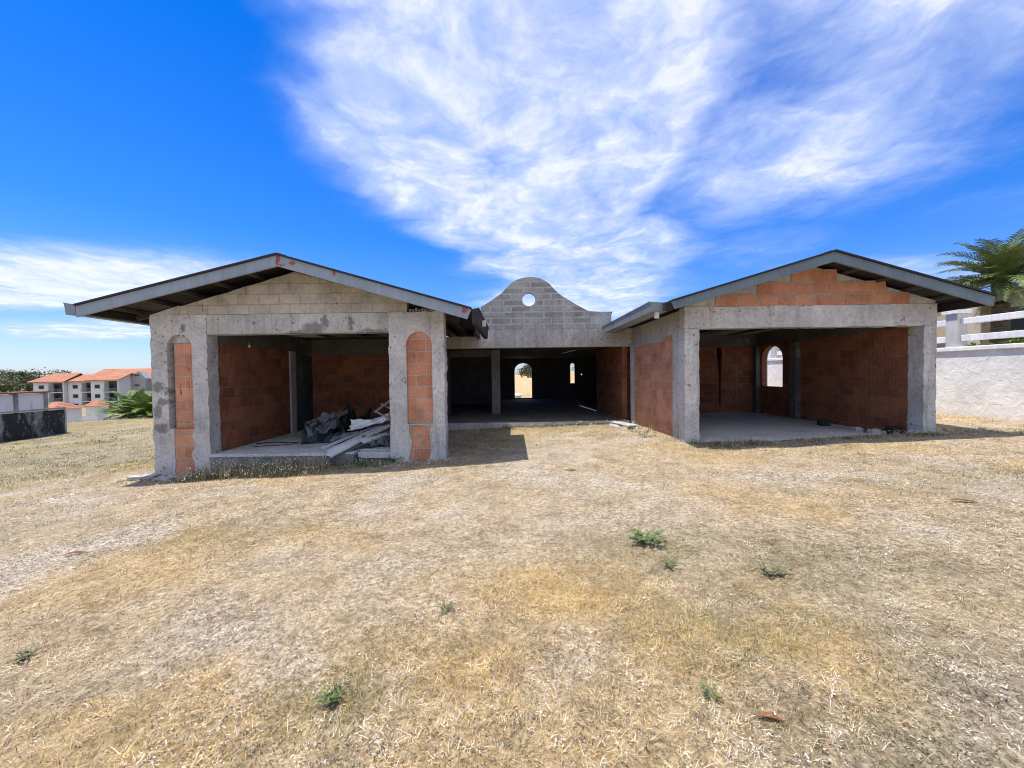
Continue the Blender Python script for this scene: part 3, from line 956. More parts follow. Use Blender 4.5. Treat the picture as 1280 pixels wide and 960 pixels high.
# ------------------------------------------------------------------ grass (uncountable)
def in_house(x, y):
    a = (x > -7.24) & (x < -6.0) & (y > 7.98)
    a |= (x > -6.1) & (x < -2.42) & (y > 7.93)
    a |= (x > -2.5) & (x < -1.32) & (y > 7.95) & (y < 8.32)
    a |= (x > -2.5) & (x < 3.7) & (y > 12.2)
    a |= (x > 3.6) & (x < 9.0) & (y > 8.43) & ~((x > 8.0) & (y < 8.44))
    a |= (x > -7.2) & (x < -2.3) & (y > 7.96)
    a |= (x > 12.2)
    return a


def blades(P, head, lean0, lean1, L, wid, colr, name, mat, split=.5):
    n = len(P)
    d = np.stack([np.cos(head), np.sin(head), np.zeros(n)], -1)
    s = np.stack([-np.sin(head), np.cos(head), np.zeros(n)], -1)
    up = np.array([0, 0, 1.0])
    m = P + (d * np.sin(lean0)[:, None] + up * np.cos(lean0)[:, None]) * (L * split)[:, None]
    t = m + (d * np.sin(lean1)[:, None] + up * np.cos(lean1)[:, None]) * (L * (1 - split))[:, None]
    h = s * (wid / 2)[:, None]
    V = np.stack([P - h, P + h, m + h * .8, m - h * .8, t], 1).reshape(-1, 3)
    b5 = np.arange(n) * 5
    me = bpy.data.meshes.new(name)
    me.vertices.add(n * 5)
    me.vertices.foreach_set('co', V.ravel().astype(np.float32))
    loops = np.stack([b5, b5 + 1, b5 + 2, b5 + 3, b5 + 3, b5 + 2, b5 + 4], -1)
    me.loops.add(n * 7)
    me.loops.foreach_set('vertex_index', loops.ravel().astype(np.int32))
    me.polygons.add(n * 2)
    ls = np.stack([np.arange(n) * 7, np.arange(n) * 7 + 4], -1)
    me.polygons.foreach_set('loop_start', ls.ravel().astype(np.int32))
    me.update(calc_edges=True)
    ca = me.color_attributes.new('tone', 'FLOAT_COLOR', 'POINT')
    c4 = np.concatenate([colr, np.ones((n, 1))], 1)
    ca.data.foreach_set('color', np.repeat(c4, 5, 0).ravel().astype(np.float32))
    me.materials.append(mat)
    o = bpy.data.objects.new(name, me)
    col.objects.link(o)
    return o


N = NT('grass_blade')
va = N.n('ShaderNodeVertexColor', layer_name='tone')
M['blade'] = N.out(va.outputs[0], .75)

PAL = np.array([(.67, .47, .18), (.63, .48, .295), (.75, .65, .49), (.12, .095, .07), (.10, .115, .05), (.40, .26, .155)])


def scatter(r0, r1, dens, half=1.14):
    n = int(dens * half * (r1 * r1 - r0 * r0))
    r = np.sqrt(rng.uniform(r0 * r0, r1 * r1, n))
    a = rng.uniform(-half, half, n)
    x, y = r * np.sin(a), r * np.cos(a)
    k = ~in_house(x, y)
    return x[k], y[k], r[k]


Ps, Hs, L0, L1, Ls, Ws, Cs = [], [], [], [], [], [], []
for r0, r1, dens in [(.7, 2.5, 12500), (2.5, 4, 9000), (4, 6, 4800), (6, 9, 2300), (9, 14, 850), (14, 22, 260), (22, 45, 55)]:
    x, y, r = scatter(r0, r1, dens)
    g, gr, ba = gold_mask(x, y), green_mask(x, y), bare_mask(x, y)
    cl = fbm(x, y, 5.0, 2, 3)
    keep = rng.random(len(x)) < np.clip(.30 + .55 * g + .45 * (cl - .25) * 1.6 + .25 * gr - .5 * ba * (1 - g), .06, 1)
    x, y, r, g, gr, ba, cl = (q_[keep] for q_ in (x, y, r, g, gr, ba, cl))
    n = len(x)
    u = rng.random(n)
    stand = (rng.random(n) < .22 + .3 * g + .15 * gr)
    far = np.maximum(1, r / 4.5)
    L = rng.gamma(4, .0070, n).clip(.008, .09) * (1 + .35 * g) * np.where(stand, .85, 1.15) * far ** .45
    wid = rng.uniform(.0009, .0022, n) * far ** .95
    l0 = np.where(stand, rng.uniform(.1, .8, n), rng.uniform(1.1, 1.52, n))
    l1 = np.where(stand, l0 + rng.uniform(.1, 1.0, n), rng.uniform(1.2, 1.9, n))
    # colour classes
    w = np.stack([.10 + 1.8 * g, .45 + 0 * g, .55 + .5 * ba, .62 + .3 * ba + 0 * g, 1.6 * gr + .04, .30 + 0 * g], -1)
    w = w / w.sum(1, keepdims=True)
    cls = (u[:, None] > np.cumsum(w, 1)).sum(1).clip(0, 5)
    c = PAL[cls] * rng.uniform(.6, 1.28, (n, 1)) * rng.uniform(.93, 1.07, (n, 3))
    z = ground(x, y) + np.where(stand, -.004, rng.uniform(-.002, .018, n))
    Ps.append(np.stack([x, y, z], -1)); Hs.append(rng.uniform(0, 6.283, n)); L0.append(l0); L1.append(l1); Ls.append(L); Ws.append(wid); Cs.append(c)
# broken litter: tiny flat flakes
for r0, r1, dens in [(.7, 2.5, 9000), (2.5, 4.5, 6500), (4.5, 7, 3600), (7, 11, 1500), (11, 18, 420)]:
    x, y, r = scatter(r0, r1, dens)
    g, gr, ba = gold_mask(x, y), green_mask(x, y), bare_mask(x, y)
    k = rng.random(len(x)) < np.clip(.35 + .65 * ba - .3 * g, .05, 1) * np.clip(2.2 * fbm(x, y, 3.2, 5, 3) - .4, 0, 1)
    x, y, r, ba = x[k], y[k], r[k], ba[k]
    n = len(x)
    far = np.maximum(1, r / 4.0)
    L = rng.uniform(.006, .020, n) * far ** .65
    wid = rng.uniform(.002, .0065, n) * far ** .85
    l0 = rng.uniform(1.0, 1.7, n)
    pal = np.array([(.70, .64, .55), (.10, .08, .06), (.045, .038, .03), (.38, .24, .15), (.56, .46, .33), (.44, .34, .28)])
    c = pal[rng.choice(6, n, p=[.24, .26, .20, .12, .10, .08])] * rng.uniform(.75, 1.2, (n, 1))
    Ps.append(np.stack([x, y, ground(x, y) + rng.uniform(.0, .016, n)], -1)); Hs.append(rng.uniform(0, 6.283, n)); L0.append(l0); L1.append(l0 + rng.uniform(-.3, .5, n)); Ls.append(L); Ws.append(wid); Cs.append(c)
# upright tufts
for r0, r1, dens in [(.9, 3, 150), (3, 5, 110), (5, 9, 60), (9, 16, 24), (16, 28, 8)]:
    x, y, r = scatter(r0, r1, dens)
    g, gr = gold_mask(x, y), green_mask(x, y)
    k = rng.random(len(x)) < np.clip((.30 + .6 * g + .5 * gr) * np.clip(2.4 * fbm(x, y, 1.7, 4, 4) - .5, .05, 1.2) - .25 * bare_mask(x, y) * (1 - g), .02, 1)
    x, y, r, g, gr = (q_[k] for q_ in (x, y, r, g, gr))
    nb = 15
    n = len(x)
    green = rng.random(n) < np.clip(gr * 1.1 + .05 - .1 * g, 0, .9)
    tone_ = rng.uniform(.45, 1.25, n)
    brown = rng.random(n) < .3 * (1 - g)
    X = np.repeat(x, nb) + rng.normal(0, .03, n * nb) * np.repeat(np.maximum(1, r / 5), nb)
    Y = np.repeat(y, nb) + rng.normal(0, .03, n * nb)
    far = np.repeat(np.maximum(1, r / 4.5), nb)
    m = n * nb
    L = rng.uniform(.018, .055, m) * (1 + .35 * np.repeat(g, nb)) * far ** .4
    base = np.where(np.repeat(green, nb)[:, None], PAL[4] * 1.1, np.where(np.repeat(brown, nb)[:, None], PAL[5] * .8, np.where(rng.random((m, 1)) < .35 + .5 * np.repeat(g, nb)[:, None], PAL[0], PAL[1])))
    c = base * rng.uniform(.8, 1.15, (m, 1)) * np.repeat(tone_, nb)[:, None]
    l0 = rng.uniform(.1, 1.1, m)
    k2 = ~in_house(X, Y)
    arr = [np.stack([X, Y, ground(X, Y) - .004], -1), rng.uniform(0, 6.283, m), l0, l0 + rng.uniform(.1, .9, m), L, rng.uniform(.0012, .0027, m) * far ** .9, c]
    for lst, a_ in zip((Ps, Hs, L0, L1, Ls, Ws, Cs), arr): lst.append(a_[k2])
cat_ = lambda l: np.concatenate(l)
PP, CC = cat_(Ps), cat_(Cs)
# the straw bleaches and darkens in small clumps, with faint green sprigs in the darker ones
gx, gy = PP[:, 0], PP[:, 1]
rr = np.hypot(gx, gy)
t1 = np.clip((fbm(gx, gy, 13, 3, 3) - .5) * 3.4 + .5, 0, 1)
t2 = np.clip((fbm(gx, gy, 5.5, 6, 3) - .5) * 3.2 + .5, 0, 1)
t = np.clip(.62 * t1 + .38 * t2 + .15 * sst(.5, 1, t1 * t2) - .0, 0, 1)
g_ = gold_mask(gx, gy)
mul = .40 + 1.02 * t
mul = mul * (1 - .35 * g_) + .35 * g_ * .98
CC = CC * mul[:, None]
sprig = (t < .38) & (rng.random(len(t)) < .16 + .5 * green_mask(gx, gy) - .1 * g_)
CC[sprig] = np.array((.12, .135, .06)) * rng.uniform(.7, 1.3, (int(sprig.sum()), 1))
pale = (t > .72) & (rng.random(len(t)) < .5 * (1 - g_))
CC[pale] = np.array((.78, .70, .57)) * rng.uniform(.75, 1.1, (int(pale.sum()), 1))
o = blades(PP, cat_(Hs), cat_(L0), cat_(L1), cat_(Ls), cat_(Ws), CC, 'dry_grass', M['blade'])
tag(o, 'short sun bleached straw and dry grass over the lawn', 'grass', kind='stuff')


# seeded weeds growing against the slab edges
def weed_border(segs, name, label):
    P_, H_, a0, a1, L_, W_, C_ = [], [], [], [], [], [], []
    for x0, x1, y0, y1, n, hh, gf in segs:
        for _ in range(n):
            x, y = random.uniform(x0, x1), random.uniform(y0, y1)
            hgt = hh * random.uniform(.5, 1.2)
            z = gz(x, y) - .01
            for _ in range(random.randint(7, 13)):
                P_.append((x + random.gauss(0, .035), y + random.gauss(0, .03), z)); H_.append(random.uniform(0, 6.28)); l = random.uniform(.02, .55); a0.append(l); a1.append(l + random.uniform(0, .7))
                L_.append(hgt * random.uniform(.4, 1)); W_.append(random.uniform(.004, .009))
                C_.append(np.array((.10, .13, .045) if random.random() < gf else (.42, .33, .17)) * random.uniform(.6, 1.3))
            # seed heads: short pale blades near the top
            for _ in range(int(9 * (1 - gf * .7))):
                P_.append((x + random.gauss(0, .07), y + random.gauss(0, .05), z + hgt * random.uniform(.55, 1.0))); H_.append(random.uniform(0, 6.28)); l = random.uniform(.6, 1.6); a0.append(l); a1.append(l + .3)
                L_.append(random.uniform(.02, .04)); W_.append(random.uniform(.010, .018)); C_.append(np.array((.72, .66, .52)) * random.uniform(.7, 1.1))
    o = blades(np.array(P_), np.array(H_), np.array(a0), np.array(a1), np.array(L_), np.array(W_), np.array(C_), name, M['blade'])
    tag(o, label, 'weeds', kind='stuff')


weed_border([(-6.1, -3.55, 7.25, 7.9, 190, .34, .35), (-5.4, -3.6, 7.15, 7.5, 50, .16, .3), (-6.6, -5.6, 7.2, 7.6, 20, .14, .3), (-3.4, -2.5, 7.6, 7.95, 40, .20, .85), (-2.6, -1.2, 7.45, 7.8, 40, .09, .4),
             (-1.2, 3.3, 11.85, 12.2, 120, .15, .5), (3.0, 3.5, 9.2, 12.1, 60, .17, .75), (3.75, 5.3, 8.0, 8.4, 70, .17, .6), (5.3, 8.9, 8.1, 8.4, 110, .13, .45), (9.0, 11.8, 7.7, 8.8, 60, .11, .5), (-7.6, -6.1, 7.55, 7.9, 36, .1, .4)],
            'seeded_weeds', 'straggling seeded weeds along the foot of the concrete slabs')

# ------------------------------------------------------------------ single weeds, leaves, stones
M['weed_leaf'] = NT('weed_leaf').out((.11, .16, .05), .6)
M['weed_grey'] = NT('weed_leaf_grey').out((.19, .19, .10), .7)


def weed(x, y, size, n, label, mat='weed_leaf', lean=(0, 0)):
    size *= .8
    root = empty('weed', (x, y, gz(x, y)), label, 'weed', 'green weeds in the lawn')
    ms, ml = MB(), MB()
    for k in range(n):
        a = random.uniform(0, 6.28)
        s = size * random.uniform(.5, 1)
        ex, ey = math.cos(a) * s * .75 + lean[0] * s, math.sin(a) * s * .75 + lean[1] * s
        ez = s * random.uniform(.25, .75)
        p = [Vector((0, 0, -.01)), Vector((ex * .45, ey * .45, ez * .7)), Vector((ex, ey, ez))]
        ms.tube(p, .0022, 4, False)
        for j in range(9):
            t = random.uniform(.2, 1)
            c = p[0].lerp(p[1], t * 2) if t < .5 else p[1].lerp(p[2], t * 2 - 1)
            b_ = random.uniform(0, 6.28)
            dv = Vector((math.cos(b_), math.sin(b_), random.uniform(-.2, .7))).normalized()
            sd = dv.cross(Vector((0, 0, 1))).normalized()
            ln, wd = size * random.uniform(.10, .2), size * random.uniform(.03, .06)
            ml.add([c, c + dv * ln * .5 + sd * wd, c + dv * ln, c + dv * ln * .5 - sd * wd], [(0, 1, 2, 3)])
    ms.build('stem', M['weed_grey'], root, local=True)
    ml.build('foliage', M[mat], root, local=True)


def gpt(u, v):
    """ground point seen at a pixel"""
    Y = 3.0
    for _ in range(30):
        x, z1 = at(u, v, 1.0)
        k = (CAM_Z - z1)
        zz = gz(x * Y, Y)
        Y = (CAM_Z - zz) / k
    return x * Y, Y


for (u, v, s, n, lab, mt, ln) in [
    (412, 884, .15, 26, 'bright green leafy weed in the golden grass, nearest big weed to the viewer', 'weed_leaf', (-.25, -.1)),
    (810, 682, .31, 26, 'dark green weed standing tallest in the middle of the lawn', 'weed_leaf', (0, 0)),
    (555, 768, .12, 14, 'small grey green weed beside the pale bare strip of lawn', 'weed_grey', (0, 0)),
    (24, 828, .16, 16, 'grey green weed low down at the left border of the lawn', 'weed_grey', (0, 0)),
    (893, 880, .10, 14, 'little green weed between the yellow patch and a dead leaf', 'weed_leaf', (0, 0)),
    (960, 722, .22, 14, 'loose sprawling weed right of the yellow grass patch', 'weed_grey', (.4, 0)),
    (838, 712, .15, 12, 'low weed just in front of the tallest dark weed', 'weed_leaf', (.2, 0)),
    (493, 578, .30, 26, 'lush yellow green weed at the foot of the pier beside the steel', 'weed_leaf', (0, 0)),
]:
    x, y = gpt(u, v)
    weed(x, y, s, n, lab, mt, ln)

M['dead_leaf'] = paint('dead_leaf_brown', (.20, .085, .04), .8, var=.6)
for (u, v, s, lab) in [(714, 589, .16, 'curled brown dead leaf lying between the two wings'), (1209, 629, .17, 'flat brown dead leaf on the right side of the lawn'), (970, 910, .085, 'long pinkish brown dead leaf in the nearest grass'), (88, 696, .16, 'small brown dead leaf on the left side of the lawn')]:
    x, y = gpt(u, v)
    a = random.uniform(-.4, .4)
    mb = MB()
    g = 7
    for i in range(g):
        t = i / (g - 1)
        w_ = math.sin(math.pi * min(.98, .06 + t * .9)) * s * .17
        cx_, cy_ = (t - .5) * s * 1.3, .05 * s * math.sin(t * 3)
        for j in (-1, 0, 1):
            lx, ly = cx_, cy_ + j * w_
            mb.v.append((x + lx * math.cos(a) - ly * math.sin(a), y + lx * math.sin(a) + ly * math.cos(a), gz(x, y) + .012 + abs(j) * .35 * w_ + .006 * math.sin(t * 4)))
    for i in range(g - 1):
        for j in range(2):
            mb.f.append((i * 3 + j, i * 3 + j + 1, i * 3 + j + 4, i * 3 + j + 3))
    o = mb.build('dead_leaf', M['dead_leaf'])
    sm = o.modifiers.new('thick', 'SOLIDIFY'); sm.thickness = .002
    tag(o, lab, 'leaf', 'dead leaves on the lawn')


def rock(name, loc, sx, sy, sz, mat, label, cat, group=None, seed=0, rz=0):
    import bmesh
    bm = bmesh.new()
    bmesh.ops.create_cube(bm, size=1)
    bmesh.ops.subdivide_edges(bm, edges=bm.edges[:], cuts=4, use_grid_fill=True)
    for v in bm.verts:
        k = mnoise.noise(v.co * 2.3 + Vector((seed, 0, 0))) * .22 + mnoise.noise(v.co * 6 + Vector((0, seed, 0))) * .08
        v.co += v.co.normalized() * k
        v.co.x *= sx; v.co.y *= sy; v.co.z *= sz
    me = bpy.data.meshes.new(name); bm.to_mesh(me); bm.free()
    me.uv_layers.new(name='UVMap')
    me.materials.append(M[mat])
    o = bpy.data.objects.new(name, me); o.location = loc; o.rotation_euler.z = rz
    col.objects.link(o)
    return tag(o, label, cat, group)


rock('concrete_fragment', (-7.3, 7.85, gz(-7.3, 7.85) + .0), .45, .25, .10, 'render', 'flat grey concrete fragment at the foot of the leftmost pier', 'rubble', seed=3, rz=.2)
rock('concrete_fragment', (-6.75, 7.72, gz(-6.75, 7.7) + .0), .35, .2, .10, 'render', 'grey concrete lump under the left niche', 'rubble', seed=5)
rock('concrete_fragment', (3.12, 11.2, gz(3.1, 11.2) + .03), .35, 1.0, .16, 'render', 'pale concrete lump in the corner beside the brick side wall', 'rubble', seed=8, rz=.3)
for k, (u, v, s, mt, lab) in enumerate([(1092, 531, .12, 'brick_in', 'small orange brick fragment by the inner right wall of the right wing'), (1113, 531, .1, 'render', 'small grey mortar lump near the inner foot of the right front column'),
                                        (1100, 536, .16, 'render', 'grey debris lump on the slab near the right front column'), (1126, 534, .26, 'dark_steel', 'dark debris heap in the corner behind the right front column'),
                                        (1035, 523, .22, 'dark_steel', 'dark flat debris along the inner right wall'), (1078, 529, .14, 'render', 'pale crumb of mortar below the inner right wall')]):
    Y = {1092: 9.25, 1113: 8.98, 1100: 9.05, 1126: 8.9, 1035: 10.5, 1078: 9.5}[u]
    x = min(at(u, v, Y)[0], 8.62)
    rock('rubble_piece', (x - .1, Y, FR + s * .3), s, s * .8, s * .7, mt, lab, 'rubble', seed=20 + k)

# ------------------------------------------------------------------ junk in the left garage
def channel(p, q, w, mat, label, roll=0.0, lip=.035):
    p, q = Vector(p), Vector(q)
    d = (q - p).normalized()
    s = d.cross(Vector((0, 0, 1))).normalized()
    u = s.cross(d).normalized()
    s, u = s * math.cos(roll) + u * math.sin(roll), u * math.cos(roll) - s * math.sin(roll)
    th = .003
    prof = [(-w / 2, 0), (w / 2, 0), (w / 2, lip), (w / 2 - .012, lip), (w / 2 - .012, lip - th), (w / 2 - th, lip - th), (w / 2 - th, th), (-w / 2 + th, th), (-w / 2 + th, lip - th), (-w / 2 + .012, lip - th), (-w / 2 + .012, lip), (-w / 2, lip)]
    n = len(prof)
    mb = MB()
    vs = [p + s * a + u * b_ for a, b_ in prof] + [q + s * a + u * b_ for a, b_ in prof]
    fs = [(i, (i + 1) % n, (i + 1) % n + n, i + n) for i in range(n)]
    fs += [(0, 1, 6, 7), (n + 7, n + 6, n + 1, n)]
    mb.add(vs, fs)
    o = mb.build('steel_channel', M[mat])
    return tag(o, label, 'steel channel', 'loose steel channels on the garage floor')


channel((-3.54, 7.60, .10), (-2.78, 10.1, .52), .13, 'galv', 'bright galvanised channel sticking furthest out over the slab edge', 2.9)
channel((-3.68, 7.85, .14), (-2.95, 10.3, .52), .11, 'galv', 'pale steel channel lying just left of the furthest protruding one', 3.2)
channel((-3.60, 7.72, .13), (-2.86, 10.0, .50), .06, 'galv', 'narrow bright channel between the two widest pale ones', 2.9)
channel((-3.40, 7.95, .10), (-2.70, 9.9, .40), .09, 'galv_dark', 'dark narrow channel right of the furthest protruding one', 3.0)
channel((-3.90, 8.2, .13), (-3.10, 10.4, .46), .10, 'galv', 'pale steel channel at the left side of the channel pile', .1)
channel((-3.3, 8.15, .12), (-2.62, 9.9, .33), .12, 'galv_dark', 'dark steel channel beneath the bright ones next to the right pier', .2)
channel((-4.08, 8.75, .11), (-3.2, 10.2, .30), .08, 'redprimer', 'thin reddish steel channel at the left end of the pile', 2.8)
channel((-3.05, 8.4, .11), (-2.55, 9.6, .2), .15, 'galv_dark', 'short wide steel channel flat on the floor beside the right pier', .0)
channel((-3.15, 8.3, .24), (-2.56, 9.5, .36), .10, 'galv', 'short pale channel lying on top by the right pier', 2.6)


def sheet(name, c, sx, sy, amp, mat, label, cat, tilt=(0, 0), rz=0, seed=0, g=16, parent=None, z0=0):
    mb = MB()
    Rm = Matrix.Rotation(rz, 3, 'Z') @ Matrix.Rotation(tilt[0], 3, 'X') @ Matrix.Rotation(tilt[1], 3, 'Y')
    for i in range(g + 1):
        for j in range(g + 1):
            a, b_ = i / g - .5, j / g - .5
            h = amp * (abs(mnoise.noise((a * 3 + seed, b_ * 3, 0))) * 1.6 + .7 * abs(mnoise.noise((a * 8, b_ * 7 + seed, 1))) - .3)
            ed = 1 + .12 * mnoise.noise((a * 6 + seed, b_ * 6, 4))
            p = Rm @ Vector((a * sx * ed, b_ * sy * ed, h)) + Vector(c)
            mb.v.append((p.x, p.y, max(p.z, FL + .004 + z0)))
    for i in range(g):
        for j in range(g):
            k = i * (g + 1) + j
            mb.f.append((k, k + g + 1, k + g + 2, k + 1))
    o = mb.build(name, M[mat], parent)
    sm = o.modifiers.new('thick', 'SOLIDIFY'); sm.thickness = .006
    if label: tag(o, label, cat)
    return o


sheet('crumpled_sheet', (-4.5, 9.55, .24), .95, .9, .20, 'tarp', 'blue grey crumpled sheet heaped on the garage floor', 'sheet', (.5, -.1), .3, 2)
sheet('crumpled_sheet', (-4.62, 9.75, .42), .75, .7, .16, 'galv_dark', 'folded grey sheet in the middle of the garage heap', 'sheet', (.45, -.25), .5, 5)
sheet('crumpled_sheet', (-4.55, 10.0, .58), .85, .55, .08, 'card', 'tan flat sheet on top of the garage heap', 'sheet', (.25, -.35), .25, 8)
sheet('crumpled_sheet', (-4.0, 9.9, .36), .7, .9, .30, 'black', 'black plastic sheet at the right side of the garage heap', 'sheet', (.5, .3), .1, 12)
sheet('bent_metal_sheet', (-3.28, 9.6, .52), 1.25, .35, .09, 'galv', 'pale bent metal sheet lying on the steel channels', 'metal sheet', (.35, -.22), .15, 15)
sheet('bent_metal_sheet', (-3.7, 9.1, .26), .8, .3, .06, 'galv_dark', 'small bent grey metal sheet left of the channels', 'metal sheet', (.2, -.15), .3, 19)
sheet('bent_metal_sheet', (-2.95, 8.75, .2), .7, .55, .12, 'galv_dark', 'jagged grey metal sheet scrap beside the right pier', 'metal sheet', (.25, .1), .1, 23)
mb = MB()
a, b_ = Vector((-3.18, 9.3, .78)), Vector((-2.66, 9.35, .55))
fr = empty('wooden_frame', (-2.95, 9.4, .6), 'broken grey timber frame leaning behind the right pier', 'frame')
for p, q_, nm in (((-3.2, 9.3, .80), (-2.6, 9.35, .45), 'rail'), ((-3.12, 9.5, .95), (-2.6, 9.55, .66), 'rail'), ((-3.2, 9.28, .77), (-2.72, 9.7, 1.18), 'upright'), ((-2.9, 9.3, .62), (-2.86, 9.6, .85), 'upright')):
    p, q_ = Vector(p), Vector(q_)
    dv = q_ - p
    MB().obox(Matrix.Translation((p + q_) / 2) @ dv.to_track_quat('X', 'Z').to_matrix().to_4x4(), dv.length, .07, .035).build(nm, M['wood'], fr, bevel=.003)
pts = [(-5.9 + .12 * k, 9.15 + .12 * math.sin(k * .7) + .03 * k, FL + .012) for k in range(13)]
tag(MB().tube(pts, .010, 6).build('cable', M['black'], smooth=True), 'thin black cable trailing across the left garage floor', 'cable')
pts = [(-5.7 + .10 * k, 8.75 + .05 * math.sin(k * 1.1) + .04 * k, FL + .010) for k in range(9)]
tag(MB().tube(pts, .008, 6).build('cable', M['black'], smooth=True), 'shorter black cable nearer the slab edge of the left garage', 'cable')
lr = empty('bulb_socket', (-5.62, 8.6, 2.32), 'small bulb socket hanging on a wire inside the left garage', 'bulb socket')
MB().tube([(-5.62, 8.6, 2.75), (-5.62, 8.6, 2.36)], .005, 5).build('wire', M['black'], lr)
MB().tube([(-5.62, 8.6, 2.37), (-5.62, 8.6, 2.32)], .02, 8).build('socket', M['card'], lr)
MB().tube([(-5.62, 8.6, 2.318), (-5.62, 8.6, 2.29), (-5.62, 8.6, 2.25)], [.012, .028, .01], 10).build('bulb', M['bulb'], lr, smooth=True)

# ------------------------------------------------------------------ right boundary wall
M['white_plaster'] = concrete('white_plaster', .62, .78, tint=(1, .985, .95), pits=False)
N = NT('rough_white_plaster')
c = N.mix(.6, N.ramp(N.noise(.9, 5, .65), [(.3, (.66, .645, .62)), (.6, (.84, .82, .79))]), N.ramp(N.noise(5, 6, .7), [(.3, .8), (.6, 1.06)]), 'MULTIPLY')
sepz = N.n('ShaderNodeSeparateXYZ'); N.l(N.pos, sepz.inputs[0])
low_ = N.math('MULTIPLY', N.ramp(N.math('ADD', sepz.outputs[2], N.math('MULTIPLY', N.noise(3, 4), .3)), [(.30, 1), (.62, 0)]), .55)
c = N.mix(low_, c, (.38, .32, .24))
M['wall_white'] = N.out(c, .95, N.bump(N.noise(4, 6, .65, dist=.5), .7, .05))
M['rail_white'] = paint('white_rail_paint', (.80, .79, .765), .8, var=.35)
M['beige'] = paint('beige_wall', (.47, .40, .29), .9, var=.25)
M['post_cap'] = paint('post_cap_grey', (.55, .53, .50), .9, var=.35)
bw_ = empty('boundary_wall', (12.4, 12, 0), 'rough white boundary wall with post and rail fence on top, right of the house', 'wall')
bw_['kind'] = 'thing'
MB().box(12.3, 12.54, 3.0, 44, -.3, 2.06).build('wall_body', M['wall_white'], bw_)
MB().box(12.24, 12.58, 3.0, 44, 2.063, 2.185).build('coping', M['rail_white'], bw_, bevel=.02)
py = [11.185 + 2.55 * k for k in range(-3, 13)]
for k, y in enumerate(py):
    p = MB().box(12.27, 12.56, y - .15, y + .15, 2.187, 3.1).build('post', M['post_cap'], bw_, bevel=.01)
    MB().box(12.21, 12.62, y - .21, y + .21, 3.102, 3.2).build('cap', M['rail_white'], p, bevel=.01)
    if k < len(py) - 1:
        for z in (2.80, 2.33):
            m = MB()
            e = random.uniform(-.015, .015)
            m.add([(12.36, y + .152, z), (12.48, y + .152, z), (12.48, y + 2.398, z + e), (12.36, y + 2.398, z + e), (12.36, y + .152, z + .165), (12.48, y + .152, z + .165), (12.48, y + 2.398, z + e + .165), (12.36, y + 2.398, z + e + .165)],
                  [(3, 2, 1, 0), (4, 5, 6, 7), (0, 1, 5, 4), (1, 2, 6, 5), (2, 3, 7, 6), (3, 0, 4, 7)])
            m.build('rail', M['rail_white'], bw_, bevel=.012)

# neighbour house beyond the wall
nh = empty('neighbour_house', (24, 18, 1.86), 'beige columned house behind the white boundary wall', 'house')
MB().box(19.9, 30, 11.0, 30, 1.8, 4.5).build('wall', M['beige'], nh)
MB().box(19.75, 30.4, 10.85, 30.4, 4.503, 4.75).build('roof_slab', M['beige'], nh, bevel=.02)
for y in (12.0, 14.3, 16.4, 18.6, 21, 24, 27):
    MB().box(18.9, 19.4, y - .25, y + .25, 1.8, 4.5).build('column', M['beige'], nh, bevel=.02)
for y in (12.6, 14.9, 17.0, 19.3, 22, 25):
    f_ = MB().box(19.84, 19.898, y - .1, y + 1.3, 1.95, 4.0).build('opening', M['glass'], nh)


# ------------------------------------------------------------------ palms
def leafmat(name, a, b_, rough=.55):
    N = NT(name)
    c = N.ramp(N.noise(2.6, 3, .6), [(.3, a), (.7, b_)])
    N.b.inputs['Transmission Weight'].default_value = 0
    return N.out(c, rough)


M['palm_leaf'] = leafmat('palm_leaf', (.085, .13, .045), (.23, .27, .08))
M['palm_leaf2'] = leafmat('young_palm_leaf', (.08, .14, .025), (.22, .29, .065))
M['palm_dry'] = leafmat('dry_palm_leaf', (.30, .22, .09), (.20, .16, .06), .8)
N = NT('palm_trunk')
w = N.n('ShaderNodeTexWave', wave_type='BANDS', bands_direction='Z'); w.inputs['Scale'].default_value = 3.5; w.inputs['Distortion'].default_value = 2
N.l(N.pos, w.inputs['Vector'])
M['palm_trunk'] = N.out(N.mix(.5, N.ramp(N.noise(9, 4), [(.3, (.06, .045, .03)), (.7, (.17, .13, .09))]), N.ramp(w.outputs['Fac'], [(.1, .5), (.6, 1.1)]), 'MULTIPLY'), .95, N.bump(w.outputs['Fac'], .8, .03))


def frond(mb, base, az, el, L, droop, nl=48, wl=.02, ll=.42):
    d = Vector((math.cos(az), math.sin(az), 0))
    pts = []
    p = Vector(base)
    a = el
    seg = 12
    for k in range(seg + 1):
        pts.append(p.copy())
        p = p + (d * math.cos(a) + Vector((0, 0, 1)) * math.sin(a)) * (L / seg)
        a -= droop / seg * (0.5 + k / seg)
    mb.tube(pts, [.016 * (1 - .8 * k / seg) * L / 2 for k in range(seg + 1)], 4, False)
    side = d.cross(Vector((0, 0, 1)))
    for k in range(nl):
        t = .12 + .86 * k / (nl - 1)
        f = t * seg
        i = min(int(f), seg - 1)
        c = pts[i].lerp(pts[i + 1], f - i)
        tg = (pts[i + 1] - pts[i]).normalized()
        up = side.cross(tg).normalized()
        for s in (-1, 1):
            ln = ll * L / 2 * (math.sin(math.pi * min(1, .12 + t * .85)) * .85 + .2) * random.uniform(.85, 1.1)
            dv = (tg * .75 + side * s * .8 + up * random.uniform(.05, .4)).normalized()
            mid = c + dv * ln * .55
            tip = c + dv * ln + Vector((0, 0, -.22 * ln))
            ww = tg * wl * L / 2
            mb.add([c - ww * .6, c + ww * .6, mid + ww, tip, mid - ww], [(0, 1, 2, 4), (4, 2, 3)])


